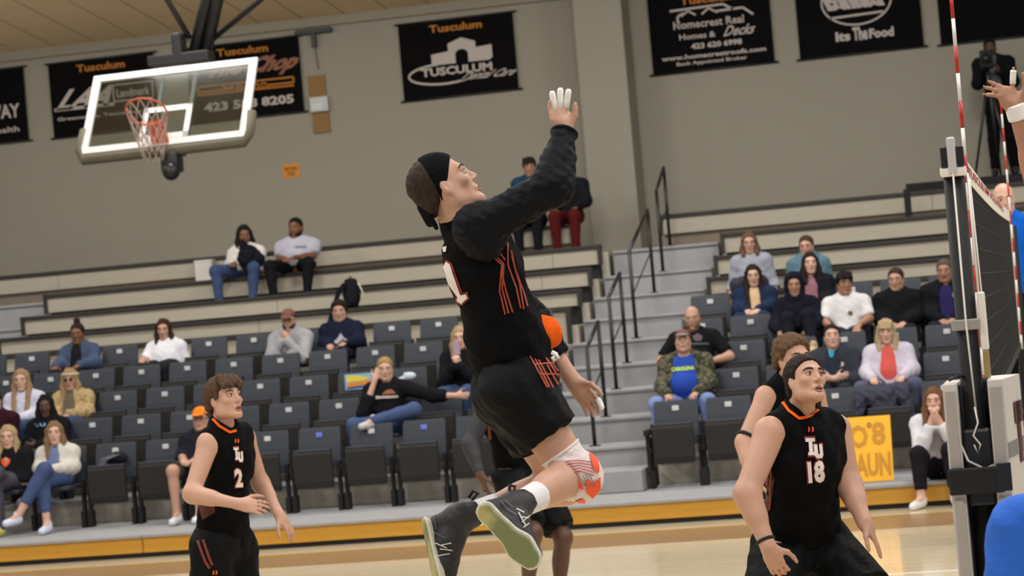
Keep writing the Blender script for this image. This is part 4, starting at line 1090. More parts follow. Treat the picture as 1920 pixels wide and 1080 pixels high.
S_('blond_m', 'blond person in black long sleeved shirt leaning cheek on fist, arm over seat', 722, 692, 2, (.25, -1, -.05), ('short', (196, 160, 100)), 'fair', ('sweater', BLK, 1.55), ('jeans', (70, 86, 124), 2), (190, 190, 196), armR=((.06, .16, -.25), (-.02, .2, .02)), armL=((.3, .03, -.1), (.56, .06, -.12)), legs='ankleknee', wr=(-.1, -.06, -.1))
S_('blond_white', 'person with long blonde hair in white and pale blue top, left of the sunglasses wearer', 41, 714, 3, (.1, -1, .05), ('long', (186, 154, 116), .34), 'fair', ('hoodie', (205, 205, 225), 2), ('jeans', JE, 2), armR='lap', armL='lap', female=True)
S_('vest', 'person with long blonde hair, sunglasses, headband and tan fleece vest', 132, 712, 3, (.15, -1, 0), ('long', (194, 162, 118), .24), 'light', ('jacket', (190, 166, 122), 2, (110, 98, 84), (164, 140, 100)), ('jeans', JE, 2), female=True, extra=('sunglasses', 'headband'))
S_('black_hood', 'dark skinned person in black hoodie, second row, arms crossed', 86, 762, 2, (.2, -1, 0), ('long', (20, 16, 16), .2), 'dark', ('hoodie', BLK, 2), ('trousers', BLK, 2), armR='cross', armL='cross', female=True)
S_('edge', 'person in dark red top cut off by the left picture edge', -12, 752, 2, (.3, -1, 0), ('short', (60, 30, 24)), 'light', ('hoodie', (50, 24, 32), 2), ('trousers', NAV, 2))
S_('front_blond', 'blonde person in black hoodie with orange emblem at left edge, front row', 16, 820, 1, (.15, -1, 0), ('long', (204, 176, 134), .22), 'fair', ('hoodie', BLK, 2), ('trousers', (74, 72, 84), 2), (230, 220, 120), legs='cross', armR='lap', armL='cross', female=True)
S_('cardigan', 'person with long hair in cream cardigan and blue jeans, legs crossed, front row', 103, 813, 1, (.25, -1, .1), ('long', (152, 120, 86), .26), 'fair', ('cardigan', (202, 198, 190), 2, (110, 122, 158)), ('jeans', (70, 84, 122), 1.72), (205, 215, 235), legs='cross', armR='lap', armL='lap', female=True)
S_('cap_kid', 'person in orange cap, glasses and dark shirt, front row behind player number two', 376, 786, 1, (.1, -1, .05), ('cap', (60, 40, 30), (232, 130, 44)), 'light', ('sweater', (36, 36, 46), 1.4), ('shorts', (60, 56, 56), .9), armR='lap', armL='lap', extra=('glasses',), px=-.05)
# right block
S_('camo', 'person in camouflage jacket, cap and blue shirt, second row beside the aisle', 1281, 641, 2, (.1, -1, .25), ('cap', (90, 80, 70), (120, 86, 74), (150, 150, 156)), 'light', ('jacket', (96, 92, 70), 2, (44, 74, 168)), ('jeans', (120, 138, 190), 2), armR='knee', armL='knee', belly=.07, b=1.1, legs='wide')
S_('bald', 'bald bearded person in black t-shirt, hands on knees, third row by the aisle', 1298, 596, 3, (.05, -1, -.08), ('bald', (150, 110, 80)), 'light', ('tee', (24, 25, 28), .8), ('trousers', (44, 44, 50), 2), armR='hip', armL='hip', b=1.12, belly=.05, extra=('beard',), brow=(140, 100, 70))
S_('denim', 'person with long dark brown hair in navy jacket over cream top, back chair row', 1412, 517, 5, (.15, -1, -.05), ('long', (48, 32, 28), .38), 'fair', ('jacket', (34, 46, 74), 2, (206, 176, 140)), ('jeans', (40, 50, 80), 2), female=True)
S_('hood', 'person with navy hood up and knees drawn up on the fourth row', 1489, 535, 4, (.1, -1, 0), ('hood', (24, 20, 20), (24, 26, 38)), 'tan', ('hoodie', (24, 26, 38), 2), ('trousers', (28, 28, 38), 1.75), (196, 180, 140), armR='knee', armL='knee', legs='up', female=True)
S_('smile', 'smiling person with dark hair and pink scarf, back chair row behind the hooded one', 1519, 495, 5, (.2, -1, .15), ('long', (40, 26, 26), .22), 'fair', ('jacket', (28, 28, 34), 2, (150, 104, 116)), ('trousers', BLK, 2), female=True)
S_('bench_a', 'person in light grey sweater on the lowest bench, left of two', 1405, 456, 6, (.1, -1, -.05), ('long', (120, 88, 66), .14), 'light', ('sweater', (150, 152, 164), 2), ('trousers', (60, 60, 70), 2), female=True, armR='side', armL='side')
S_('bench_b', 'person in teal jacket on the lowest bench, right of two', 1512, 462, 6, (-.1, -1, -.08), ('short', (84, 60, 50)), 'light', ('jacket', (88, 116, 130), 2, (120, 112, 116)), ('trousers', (50, 50, 60), 2), female=True, armR='side', armL='side')
S_('white_boy', 'dark haired person in white t-shirt, fourth row', 1583, 531, 4, (.45, -1, -.05), ('fringe', (30, 24, 24)), 'tan', ('tee', (222, 220, 222), .85), ('shorts', (40, 42, 52), 1), armR='knee', armL='knee')
S_('black_guy', 'young person in black zip jacket, fourth row, second from the right', 1680, 524, 4, (-.15, -1, -.05), ('short', (70, 50, 40)), 'light', ('jacket', (22, 24, 27), 2), ('trousers', (34, 34, 40), 2), armR='lap', armL='lap')
S_('moustache', 'older person with grey hair and moustache, black jacket over purple shirt', 1771, 508, 4, (-.1, -1, -.03), ('short', (106, 94, 84)), 'tan', ('jacket', (22, 23, 28), 2, (46, 40, 88)), ('trousers', (34, 34, 40), 2), extra=('moustache',), b=1.08)
S_('teal', 'person with tied dark hair in dark jacket, arms crossed, behind the tall player', 1560, 631, 2, (.15, -1, .15), ('short', (40, 28, 26)), 'fair', ('jacket', (52, 56, 66), 2, (44, 50, 60)), ('trousers', (40, 44, 52), 2), armR='cross', armL='cross', female=True, b=1.12)
S_('coral', 'older blonde person with fringe in pale cardigan over coral top, second row', 1662, 622, 2, (0, -1, -.02), ('bangs', (212, 186, 146), .2), 'fair', ('cardigan', (196, 190, 204), 2, (208, 92, 84)), ('jeans', (84, 88, 108), 2), armR='knee', armL='knee', female=True, belly=.03, b=1.06, legs='wide')
S_('orange_x', 'person in black top and red trousers on the top bench beside the pillar', 1062, 318, 10, (-.2, -1, 0), ('short', (30, 22, 20)), 'brown', ('hoodie', (26, 26, 32), 2), ('trousers', (80, 24, 24), 2), (190, 190, 190), armR='knee', armL='knee', legs='n', lean=.05)
S_('teal_top', 'dark haired person in teal jacket on the top bench behind the raised arm', 993, 313, 10, (.15, -1, -.1), ('fringe', (40, 26, 24)), 'tan', ('jacket', (34, 62, 84), 2), ('trousers', (24, 24, 28), 2), (200, 196, 180), legs='n')
# person sitting on the walkway edge at the right
def walkway_sitter():
    J = {}; Yp = 22.6; Hc = atY(1752, 752, Yp - .12); H = Head(Hc, (-.1, -1, .02)); J['H'] = H
    P = A(atY(1768, 868, Yp)[0], Yp + .02, .34); N = Hc + A(.01, .04, -.15)
    J.update(N=N, P=P, C=P + (N - P) * .67 + A(0, .03, 0), W=P + (N - P) * .32 + A(0, .03, 0), sR=N + A(-.17, 0, -.05), sL=N + A(.17, 0, -.05))
    J['eR'] = J['sR'] + A(.0, -.2, -.25); J['eL'] = J['sL'] + A(.0, -.2, -.25)
    J['wR'] = Hc + A(-.03, -.17, -.16); J['wL'] = Hc + A(.03, -.17, -.16)
    J['hR'] = P + A(-.09, -.03, -.02); J['hL'] = P + A(.09, -.03, -.02)
    k1 = atY(1722, 852, Yp - .38); J['kR'] = k1; J['kL'] = k1 + A(.28, -.02, .02)
    a1 = atY(1727, 925, Yp - .43); a1[2] = .085; J['aR'] = a1; J['aL'] = a1 + A(.3, -.02, 0); J['tR'] = A(-.07, -.13, -.05); J['tL'] = A(.05, -.14, -.05)
    Bd = Body(J); base = A(P[0], Yp, 0)
    root = empty('person', base, label='person with long hair and white sweater sitting low on the walkway, hands clasped', cat='person', group='spectators in the stands')
    hd = {q: dict(d=A(.25 * s, -.1, 1), pn=A(-s * .9, .3, 0), ts=1 if q == 'R' else -1, curl=.9, sc=.95) for q, s in (('R', 1), ('L', -1))}
    for q in hd: d = nrm(hd[q]['d']); hd[q]['ts'] = 1 if np.dot(np.cross(d, hd[q]['pn']), A(0, 1, 0)) > 0 else -1
    obj('body', Bd.skin(.0128, base, True, 0, hd, coarse=True), SK['fair'], root)
    H.features(root, base, lip=LIPS['fair']); hair(H, 'long', (132, 92, 66), root, base, ln=.36)
    clothes(Bd, root, base, ('sweater', (208, 208, 214), 1.85), ('trousers', (30, 28, 34), 1.8), (226, 224, 226))
walkway_sitter()
# dark jacket held by the seated couple
c0 = SP['couple_w'][1].J
jk = empty('draped_jacket', c0['P'] + A(.12, -.2, .12), label='dark jacket bundled between the two people on the upper bench', cat='jacket')
f = F(); f.cone((-.02, -.06, .2), (.02, -.1, .0), .05, .09, k=.06).cone((.02, -.1, 0), (.06, -.12, -.16), .1, .07, k=.06).cone((.05, 0, .1), (.14, -.02, -.02), .08, .1, k=.06)
obj('jacket_cloth', f.mesh(.012, 'jacket', (0, 0, 0), (.012, 34)), cloth('draped', (24, 26, 32)), jk)
q = atY(1655, 748, LY(1) - .1)
ct = empty('draped_coat', (q[0], LY(1) - .1, q[2]), label='dark grey coat draped over a front row chair below the coral top', cat='coat')
f = F(); f.cone((-.2, .02, .07), (.22, .02, .09), .06, .06, k=.04).cone((-.2, -.03, .05), (-.23, -.06, -.12), .06, .05, k=.05).cone((.05, -.04, .05), (.08, -.08, -.2), .08, .06, k=.05).cone((.2, -.03, .06), (.26, -.04, -.24), .06, .05, k=.05).cone((-.08, -.03, .05), (-.06, -.07, -.06), .07, .05, k=.05)
obj('coat_cloth', f.mesh(.012, 'coat', (0, 0, 0), (.012, 40)), cloth('coat', (66, 68, 82)), ct)
# prints on shirts
W_ = M_bwhite
logo(SP['front_blond'], [(0, 0), (.5, -.3), (1, 0), (.9, .4), (.5, .9), (.1, .5)], 2, 862, 18, 16, M_orange)
logo(SP['front_blond'], [(0, 0), (.6, -.4), (1, .2), (.5, 1)], 7, 861, 9, 9, W_)
logo(SP['black_hood'], None, 66, 801, 20, 6, mat('print_blue', (120, 170, 215), .7), 'TU')
logo(SP['blond_m'], [(0, .1), (1, -.08), (1, .3), (0, .5)], 704, 742, 42, 12, W_)
logo(SP['blond_m'], [(0, .9), (.3, 0), (.7, -.2), (1, .5), (.9, .7)], 716, 732, 26, 9, mat('print_brown', (150, 84, 60), .7))
logo(SP['camo'], None, 1260, 697, 42, 8, mat('print_lime', (190, 225, 60), .7), 'CAROLINA', under=True)
logo(SP['bald'], [(0, .2), (.5, -.2), (1, .2), (.9, .9), (.4, 1), (.1, .8)], 1299, 628, 18, 12, mat('print_grey', (92, 80, 80), .7))
logo(SP['bald'], [(0, 0), (1, -.08), (1, .9), (0, 1)], 1297, 643, 33, 4, mat('print_dgrey', (66, 68, 74), .7))
logo(SP['white_boy'], [(.1, 0), (.8, .1), (1, .7), (.5, 1), (0, .6)], 1590, 583, 9, 9, mat('print_olive', (96, 84, 62), .7))
logo(SP['navy'], [(.45, 0), (.6, .3), (1, .8), (.8, 1), (.5, .7), (.2, 1), (0, .8), (.3, .4)], 626, 624, 28, 22, mat('print_pale', (170, 160, 170), .7))
logo(SP['moustache'], [(.2, 0), (.8, 0), (1, .9), (0, 1)], 1783, 549, 15, 8, mat('print_silver', (150, 150, 156), .7))
logo(SP['teal'], [(0, 0), (1, 0), (.8, .8), (.5, 1), (.2, .8)], 1553, 657, 12, 14, mat('print_teal', (40, 140, 176), .7), under=True)
logo(SP['teal'], None, 1556, 690, 26, 9, W_, 'TU')
logo(SP['couple_m'], None, 552, 466, 22, 4, mat('print_soft', (120, 120, 136), .7), 'TUSCULUM')

# occupied seats and the free chairs
who = {('L', 5): {-7: 'denim jacket person', -4: 'white t-shirt person', 0: 'bearded person in grey', 2: 'navy hoodie person'}}
names = {'bun': (5, 'the person with a bun'), 'white_tee': (5, 'the person in a white t-shirt'), 'beard': (5, 'the bearded person in grey'), 'navy': (5, 'the person in the navy hoodie'),
         'blond_w': (3, 'the blonde person with a drink'), 'blond_m': (2, 'the blond person in black'), 'blond_white': (3, 'the blonde person in white'), 'vest': (3, 'the person in the tan vest'),
         'black_hood': (2, 'the person in the black hoodie'), 'edge': (2, 'the person at the left edge'), 'front_blond': (1, 'the person with the orange emblem'), 'cardigan': (1, 'the person in the cream cardigan'), 'cap_kid': (1, 'the person in the orange cap'),
         'camo': (2, 'the person in camouflage'), 'bald': (3, 'the bald person'), 'denim': (5, 'the person in the navy jacket'), 'hood': (4, 'the hooded person'), 'smile': (5, 'the smiling person'),
         'white_boy': (4, 'the dark haired person in white'), 'black_guy': (4, 'the young person in the black jacket'), 'moustache': (4, 'the person with a moustache'), 'teal': (2, 'the person with crossed arms'), 'coral': (2, 'the person in coral')}
XL_ = [-8.0 + .553 * k for k in range(-8, 5)]; XR_ = [-3.77 + .525 * k for k in range(8)]
for k_, (row, nm) in names.items():
    x = SP[k_][1].J['P'][0]
    blk, xs = ('L', XL_) if x < -4.7 else ('R', XR_)
    OCC[(blk, row, int(np.argmin([abs(x - q) for q in xs])))] = nm
for blk, xs in (('L', XL_), ('R', XR_)):
    for i in range(1, 6):
        for k, x in enumerate(xs):
            o = OCC.get((blk, i, k))
            n = len(xs) - k if blk == 'L' else k + 1
            if o: lab = 'grey stadium chair, seat down, under ' + o
            else: lab = 'empty folded grey chair, %s from the aisle, %s row of the %s block' % (ORD[n - 1], RN[i - 1], 'left' if blk == 'L' else 'right')
            end = (1 if k == len(xs) - 1 else (-1 if k == 0 else None)) if blk == 'L' else (-1 if k == 0 else None)
            chair(x, i, lab, not o, blk == 'L' and i == 1 and k in (9, 11), end)

# things lying about in the stands
p = atY(655, 572, BY[1] - .02); bx = p[0]
bp = empty('backpack', (bx, BY[1] + .12, BZ[1]), label='black backpack standing on the bench behind the navy hoodie', cat='backpack')
f = F(); f.ell((0, 0, .17), (.11, .085, .19), k=.03).ell((0, -.06, .1), (.085, .05, .1), k=.03).cone((-.05, 0, .33), (.05, 0, .33), .03, k=.03).clip((0, 0, .002), (0, 0, -1))
obj('pack', f.mesh(.01, 'pack', (0, 0, 0), (.003, 40)), cloth('pack', (26, 26, 30)), bp)
MB().tube([(-.06, -.07, .3), (-.13, -.1, .22), (-.2, -.12, .02), (-.27, -.14, -.15), (-.3, -.14, -.3)], [.028, .03, .03, .026, .02], 8).build('strap', cloth('pack', (26, 26, 30)), bp, smooth=True)
MB().tube([(.1, -.02, .3), (.15, -.05, .2), (.17, -.06, .1)], .006, 6).build('cord', M_tape, bp, smooth=True)
MB().tube([(-.03, 0, .35), (0, 0, .39), (.03, 0, .35)], .008, 6).build('handle', M_blackmatte, bp, smooth=True)
p = atY(386, 514, BY[4] - .1)
bx = empty('white_box', (p[0], BY[4] - .12, BZ[3] + .0), label='white cardboard box on the bench left of the seated couple', cat='box')
MB().box((-.12, -.06, 0), (.12, .07, .27), .006).build('carton', mat('white_card', (206, 202, 198), .7), bx)
MB().box((-.125, -.065, .25), (.125, .075, .285), .004).build('lid', mat('white_card', (206, 202, 198), .7), bx)
c1 = XL_[10]
pr = empty('picture_card', (c1 - .0, LY(3) - .12, TZ(3) + .62), label='bright yellow and blue picture card standing on a folded seat behind the blond person', cat='picture')
q0 = atY(648, 732, LY(3) - .12); q1 = atY(700, 702, LY(3) - .12)
pr.location = (q0[0], LY(3) - .12, q0[2])
wc = q1[0] - q0[0]; hc_ = .17
MB().box((0, 0, 0), (wc, .012, hc_)).build('card', mat('card_sky', (150, 190, 230), .6), pr)
MB().add([(.02, -.003, .03), (wc * .9, -.003, .05), (wc * .9, -.003, .1), (wc * .6, -.003, .085), (.03, -.003, .075)], [(0, 1, 2, 3, 4)]).build('picture_band', mat('card_orange', (236, 150, 40), .6), pr)
MB().add([(.02, -.003, .085), (wc * .6, -.003, .09), (wc * .9, -.003, .12), (wc * .5, -.003, .15), (.02, -.003, .155)], [(0, 1, 2, 3, 4)]).build('picture_band', mat('card_yellow', (246, 224, 70), .6), pr)
MB().add([(.02, -.003, .008), (wc * .8, -.003, .02), (wc * .8, -.003, .045), (.02, -.003, .028)], [(0, 1, 2, 3)]).build('picture_band', mat('card_blue', (60, 84, 160), .6), pr)
q = atY(752, 712, LY(3) - .2)
sh = empty('cloth_cap', (q[0], LY(3) - .2, q[2]), label='white and pale blue cloth cap lying on a seat beside the blond person', cat='cap')
f = F(); f.cone((-.12, 0, -.03), (.02, 0, .0), .03, .035, k=.03).ell((.1, 0, .03), (.07, .05, .045), k=.03)
obj('crown', f.mesh(.01, 'crown'), cloth('capwhite', (205, 215, 226)), sh)
q = atY(205, 868, LY(1) - .3)
bg = empty('drawstring_bag', (q[0] + .02, LY(1) - .14, TZ(1) + .632), label='dark drawstring bag with loose cords on a front row seat', cat='bag')
f = F(); f.ell((0.02, 0, .06), (.1, .06, .06), k=.03).ell((-.07, 0, .03), (.06, .05, .03), k=.03)
obj('bag_body', f.mesh(.01, 'bag', (0, 0, 0), (.006, 50)), cloth('bag', (36, 36, 42)), bg)
mb = MB()
for i in range(5): mb.tube([(.06 - .02 * i, -.06, .09), (-.06 - .02 * i, -.09, .05), (-.13 - .015 * i, -.12, -.03 - .015 * i)], .005, 5)
mb.build('cords', mat('cord_grey', (100, 100, 108), .7), bg)
# ------------------------------------------------------------------ players and officials on the court
pp = atd
TEAL = (16, 17, 22)
def dirn(r, u, f): return nrm(RI * r + UI * u + FW * f)
def finger_tape(parent, tips, sel, base, frm=1, r=.0112):
    mb = MB()
    for i in sel:
        js = tips[i][frm:]; mb.tube(js + [js[-1] + nrm(js[-1] - js[-2]) * .007], [r * 1.02] * (len(js) - 1) + [r * .95, r * .55], 10)
    mb.build('finger_tape', mat('white_tape', (228, 226, 222), .7, .04), parent, off=base, smooth=True)
def ring(c, ax, r, th, m, name, parent, base, sq=1.0, lat=None):
    ax = nrm(ax); a = nrm(lat - ax * (lat @ ax)) if lat is not None else nrm(np.cross(ax, A(.3, .5, .8))); b = np.cross(ax, a)
    q = [c + a * r * math.cos(t) + b * r * sq * math.sin(t) for t in np.linspace(0, 2 * math.pi, 29)]
    return MB().tube(q, th, 8, False).build(name, m, parent, off=base, smooth=True)
def shoe(root, heel, toe, n, ankle, knee, base, vox=.005, sole_out=(168, 160, 108), upper=(24, 24, 27), sock=True):
    u = nrm(toe - heel); n = nrm(n - u * (n @ u)); L = np.linalg.norm(toe - heel); wv = np.cross(n, u)
    def outline(f, g, k=.015):
        f.cone(heel + u * .042, heel + u * .12, .036 + g, .033 + g, k=k).cone(heel + u * .12, heel + u * L * .7, .033 + g, .049 + g, k=k).cone(heel + u * L * .7, heel + u * (L - .046), .049 + g, .042 + g, k=k)
    f = F(); f.cone(heel + u * .042 - n * .055, ankle, .037, .047, k=.03).cone(ankle, heel + u * L * .62 - n * .052, .05, .042, k=.03)
    f.cone(heel + u * .11 - n * .05, ankle + (heel + u * L * .62 - ankle) * .5, .04, .045, k=.03)
    f.cone(heel + u * L * .62 - n * .045, heel + u * (L - .05) - n * .035, .045, .037, k=.03); outline(f, -.001)
    f.cone(ankle, ankle + nrm(knee - ankle) * .075, .05, .047, k=.02, fb=True)
    f.clip(heel - n * .024, n)
    s = obj('shoe', f.mesh(vox, 'shoe', base, (.0012, 60)), mat('shoe_black', upper, .6, .1, 20, .2, 80), root)
    f = F(); outline(f, .005); f.clip(heel - n * .04, -n).clip(heel - n * .009, n)
    obj('midsole', f.mesh(vox, 'midsole', base), mat('midsole_white', (206, 204, 190), .6, .05), s)
    f = F(); outline(f, -.005); f.clip(heel - n * .012, -n).clip(heel, n)
    obj('outsole', f.mesh(vox, 'outsole', base), mat('outsole_gum', sole_out, .5, .1, 5, .2, 40, col2=(112, 120, 78)), s)
    d = nrm(knee - ankle)
    MB().tube([ankle + d * .06 + wv * .0 - u * .05, ankle + d * .09 - u * .068, ankle + d * .07 - u * .08, ankle + d * .05 - u * .062], .006, 6).build('pull_tab', M_blackmatte, s, off=base, smooth=True)
    if sock:
        f = F(); f.cone(ankle, ankle + d * .15, .0445, .051, k=.01, fb=True)
        obj('sock', f.mesh(vox, 'sock', base), mat('sock_knit', (222, 220, 224), .9, .05, 20, .3, 120), root)
    return s

# ---- the jumping hitter
H7 = Head(pp(834, 351, 8.68), dirn(.84, .62, .12), dirn(-.62, .72, .05), 1.04)
J = dict(H=H7, N=pp(860, 414, 8.7), C=pp(906, 498, 8.7), W=pp(940, 603, 8.7), P=pp(968, 702, 8.72),
         sR=pp(897, 428, 8.53), sL=pp(893, 462, 8.88), eR=pp(1036, 352, 8.44), wR=pp(1059, 245, 8.56), eL=pp(990, 596, 8.98), wL=pp(1076, 716, 8.93),
         hR=pp(970, 735, 8.6), hL=pp(955, 735, 8.84), kR=pp(1082, 892, 8.6), aR=pp(964, 952, 8.28), kL=pp(1060, 912, 8.95), aL=pp(862, 972, 8.8),
         tR=dirn(.5, -.55, -.2) * .12, tL=dirn(.1, -1, 0) * .12)
B7 = Body(J, 1.0, 1.02, 1.1)
b7 = pp(960, 760, 8.7); b7[2] = pp(960, 1060, 8.7)[2]
r7 = empty('person', b7, label='jumping player in black number one jersey, right arm raised, black headband', cat='person', group='volleyball players in black')
hd = {'R': dict(d=dirn(-.32, .95, -.02), pn=dirn(.2, .1, -.95), ts=1, sc=.95, curls=(.06, .05, .08, .3), lens=(.064, .07, .066, .05), th=.72, dirs=[dirn(.14, 1, 0), dirn(-.02, 1, .1), dirn(-.2, 1, .1), dirn(-.22, 1, .35)]),
      'L': dict(d=dirn(.62, -.78, -.1), pn=dirn(-.3, -.3, -.9), ts=1, spread=.1, sc=.98, curl=.3)}
for q, want in (('R', RI), ('L', dirn(.8, .5, 0))):
    d_ = nrm(hd[q]['d']); hd[q]['ts'] = 1 if np.dot(np.cross(d_, hd[q]['pn']), want) > 0 else -1
me7 = B7.skin(.0062, b7, False, .004, hd, feet=False)
obj('body', me7, SK['light'], r7)
H7.features(r7, b7, brow=(44, 30, 26), lip=LIPS['light'], hero=True, mouth_open=.004, skinm=SK['light'])
finger_tape(r7, B7.tips['R'], (0, 1, 2), b7); finger_tape(r7, B7.tips['L'], (0,), b7, 2)
hair(H7, 'buzz', (62, 46, 36), r7, b7, vox=.006)
f = F(); f.ell(H7.P(0, -.014, .04), A(.0835, .103, .093) * 1.04, H7.R, k=.01).ell(H7.P(0, -.07, -.03), A(.062, .045, .05) * 1.04, H7.R, k=.03)
f.clip(H7.P(0, .066, .062), H7.R @ A(0, .66, -.62)).clip(H7.P(0, -.02, .13), H7.R @ A(0, -.93, .12))
hb = obj('headband', f.mesh(.006, 'headband', b7), cloth('headband', (14, 14, 17)), r7)
f = F(); f.cone(H7.P(0, -.1, -.01), H7.P(.01, -.115, -.07), .022, .016, k=.01).cone(H7.P(.02, -.1, -.02), H7.P(.035, -.11, -.1), .014, .009, k=.01)
obj('headband_knot', f.mesh(.006, 'knot', b7), cloth('headband', (14, 14, 17)), hb)
M_jer = mat('cloth_jersey', (10, 10, 12), .85, .15, 8, .3, 40, spec=.08)
M_sleeve = mat('cloth_sleeve', (9, 12, 19), .7, .12, 8, .4, 40, spec=.14)
M_short = mat('cloth_shorts', (11, 12, 14), .7, .15, 8, .3, 40, spec=.12)
M_side = mat('side_panel', (70, 26, 18), .85, .15)
M_num = mat('number_white', (222, 214, 212), .7, .03); M_numred = mat('number_red', (130, 34, 26), .7)
M_oline = mat('orange_line', (160, 58, 24), .7)
f = F(); B7.torso(f, .02, .05)
f.ell(J['W'] + (J['P'] - J['W']) * .45, A(.168, .142, .13), B7.Rp, k=.05).cone(J['N'], J['sR'] + (J['C'] - J['sR']) * .15, .05, .07, k=.04).cone(J['N'], J['sL'] + (J['C'] - J['sL']) * .15, .05, .07, k=.04)
f.cone(J['N'] - B7.Rc[:, 2] * .01, J['N'] + B7.Rc[:, 2] * .035, .068, .064, k=.03)
f.clip(pp(975, 690, 8.72), nrm(B7.Rp[:, 2] * -1 + RI * .1))
f.cone(J['N'] + B7.Rc[:, 2] * .02, H7.P(0, -.02, -.05), .058, .07, k=.01, sub=True)
mj7 = f.mesh(.0065, 'jersey', b7, (.005, (26, 26, 34), 3)); j7 = obj('jersey', mj7, M_jer, r7)
f = F()
for q, t_ in (('R', 1.96), ('L', 1.62)): B7.armf(f, q, .018, t_, k=.04, g2=.014)
f.cone((J['sR'] * .7 + J['N'] * .3), J['sR'], .066, .08, k=.03).cone(J['sR'] - B7.Rc[:, 2] * .05, J['sR'], .07, .08, k=.04)
ms7 = f.mesh(.0065, 'sleeve', b7, (.0035, (60, 40, 95), 1)); s7 = obj('long_sleeves', ms7, M_sleeve, r7)
ax = J['wR'] - J['eR']; ring(J['wR'] - nrm(ax) * .012, ax, .042, .008, M_sleeve, 'cuff', s7, b7)
f = F(); f.ell(pp(1016, 625, 8.74), A(.074, .085, .066), k=.02).clip(pp(1000, 690, 8.7), (0, 0, -1))
obj('undershirt', f.mesh(.007, 'undershirt', b7, (.003, 40)), cloth('orange_under', (226, 92, 24)), r7)
f = F(); f.ell(J['P'] - B7.Rp[:, 2] * .02, A(.172, .148, .14), B7.Rp, k=.05)
f.ell(pp(950, 745, 8.72), A(.13, .12, .12), B7.Rp, k=.06)
for q in 'RL': B7.legf(f, q, .03, .52, k=.05, g2=.035)
f.clip(J['P'] + B7.Rp[:, 2] * .1, B7.Rp[:, 2], J['P'], .3)
mh7 = f.mesh(.0065, 'shorts', b7, (.005, (34, 34, 30), 5)); h7 = obj('shorts', mh7, M_short, r7)
MB().tube([pp(1034, 660, 8.5), pp(1042, 664, 8.5), pp(1047, 672, 8.5), pp(1040, 676, 8.5), pp(1036, 668, 8.5)], .008, 6).build('drawstring', M_white, h7, off=b7, smooth=True)
# knee pad
kR, hR_, aR_ = J['kR'], J['hR'], J['aR']
f = F(); f.cone(kR + nrm(hR_ - kR) * .1, kR, .0745, .078, k=.03, fa=True).cone(kR, kR + nrm(aR_ - kR) * .075, .077, .071, k=.03, fb=True)
f.ell(kR + nrm(kR - (hR_ + aR_) / 2) * .03, A(.062, .062, .075), k=.04)
mk7 = f.mesh(.006, 'kneepad', b7, (.002, (20, 20, 60), 2)); k7 = obj('knee_pad', mk7, mat('kneepad_white', (218, 206, 204), .8, .05, 10, .4, 50), r7)
tk = [bvh_of(mk7, b7)]
M_or = mat('kneepad_orange', (236, 84, 40), .7, .08)
for poly in ([(1104, 850), (1114, 848), (1122, 872), (1122, 886), (1114, 884)], [(1098, 898), (1112, 905), (1124, 894), (1125, 918), (1110, 934), (1098, 922)], [(1082, 905), (1090, 902), (1094, 918), (1084, 914)], [(1074, 940), (1092, 934), (1100, 944), (1080, 948)]):
    decal(k7, M_or, poly, [tuple(range(len(poly)))], tk, b7, 'orange_patch', .004, 3)
for i in range(5): ribbon(k7, mat('kneepad_line', (170, 70, 64), .8), [(1060 + 3 * i, 866 + 5 * i), (1085, 864 + 5 * i), (1112, 868 + 6 * i)], 2, tk, b7, 'stitch_line')
for i in range(5): ribbon(k7, mat('kneepad_grey', (120, 104, 104), .8), [(1078 + 6 * i, 892 - i), (1088 + 6 * i, 905), (1100 + 5 * i, 912)], 1.6, tk, b7, 'stitch_line')
ring(kR + nrm(hR_ - kR) * .1, hR_ - kR, .074, .006, mat('kneepad_white', (0, 0, 0)), 'hem', k7, b7)
shR = shoe(r7, pp(893, 946, 8.17), pp(1008, 1064, 8.1), -FW * .9 - RI * .32 - UI * .2, J['aR'], J['kR'], b7)
shL = shoe(r7, pp(789, 968, 8.8), pp(822, 1120, 8.74), -RI * .95 - FW * .22 - UI * .15, J['aL'], J['kL'], b7)
to = [bvh_of(shR.children[1].data, b7)]
decal(shR, M_white, [(893, 967), (903, 965), (927, 983), (924, 988), (910, 978)], [(0, 1, 2, 3, 4)], to, b7, 'sole_print', .004)
decal(shR, M_blackmatte, [(890, 946), (902, 952), (908, 960), (903, 966), (893, 958)], [(0, 1, 2, 3, 4)], to, b7, 'sole_print', .003)
decal(shR, M_blackmatte, [(895, 955), (903, 958), (925, 982), (905, 970)], [(0, 1, 2, 3)], to, b7, 'sole_print', .0025)
tj, th = [bvh_of(mj7, b7)], [bvh_of(mh7, b7)]
decal(j7, M_numred, [(828, 505), (838, 487), (848, 494), (868, 549), (877, 546), (881, 560), (867, 573), (855, 566), (856, 556), (842, 512), (839, 530), (830, 528)], [tuple(range(12))], tj, b7, 'number_edge', .003, 2)
decal(j7, M_num, [(831, 506), (838, 491), (845, 496), (865, 553), (875, 550), (878, 558), (867, 569), (858, 563), (860, 557), (842, 504), (837, 524), (832, 523)], [tuple(range(12))], tj, b7, 'number_one', .005, 2)
decal(j7, M_oline, [(829, 456), (834, 455), (838, 464), (831, 470)], [(0, 1, 2, 3)], tj, b7, 'back_logo'); decal(j7, M_num, [(831, 464), (839, 461), (838, 471), (833, 473)], [(0, 1, 2, 3)], tj, b7, 'back_logo')
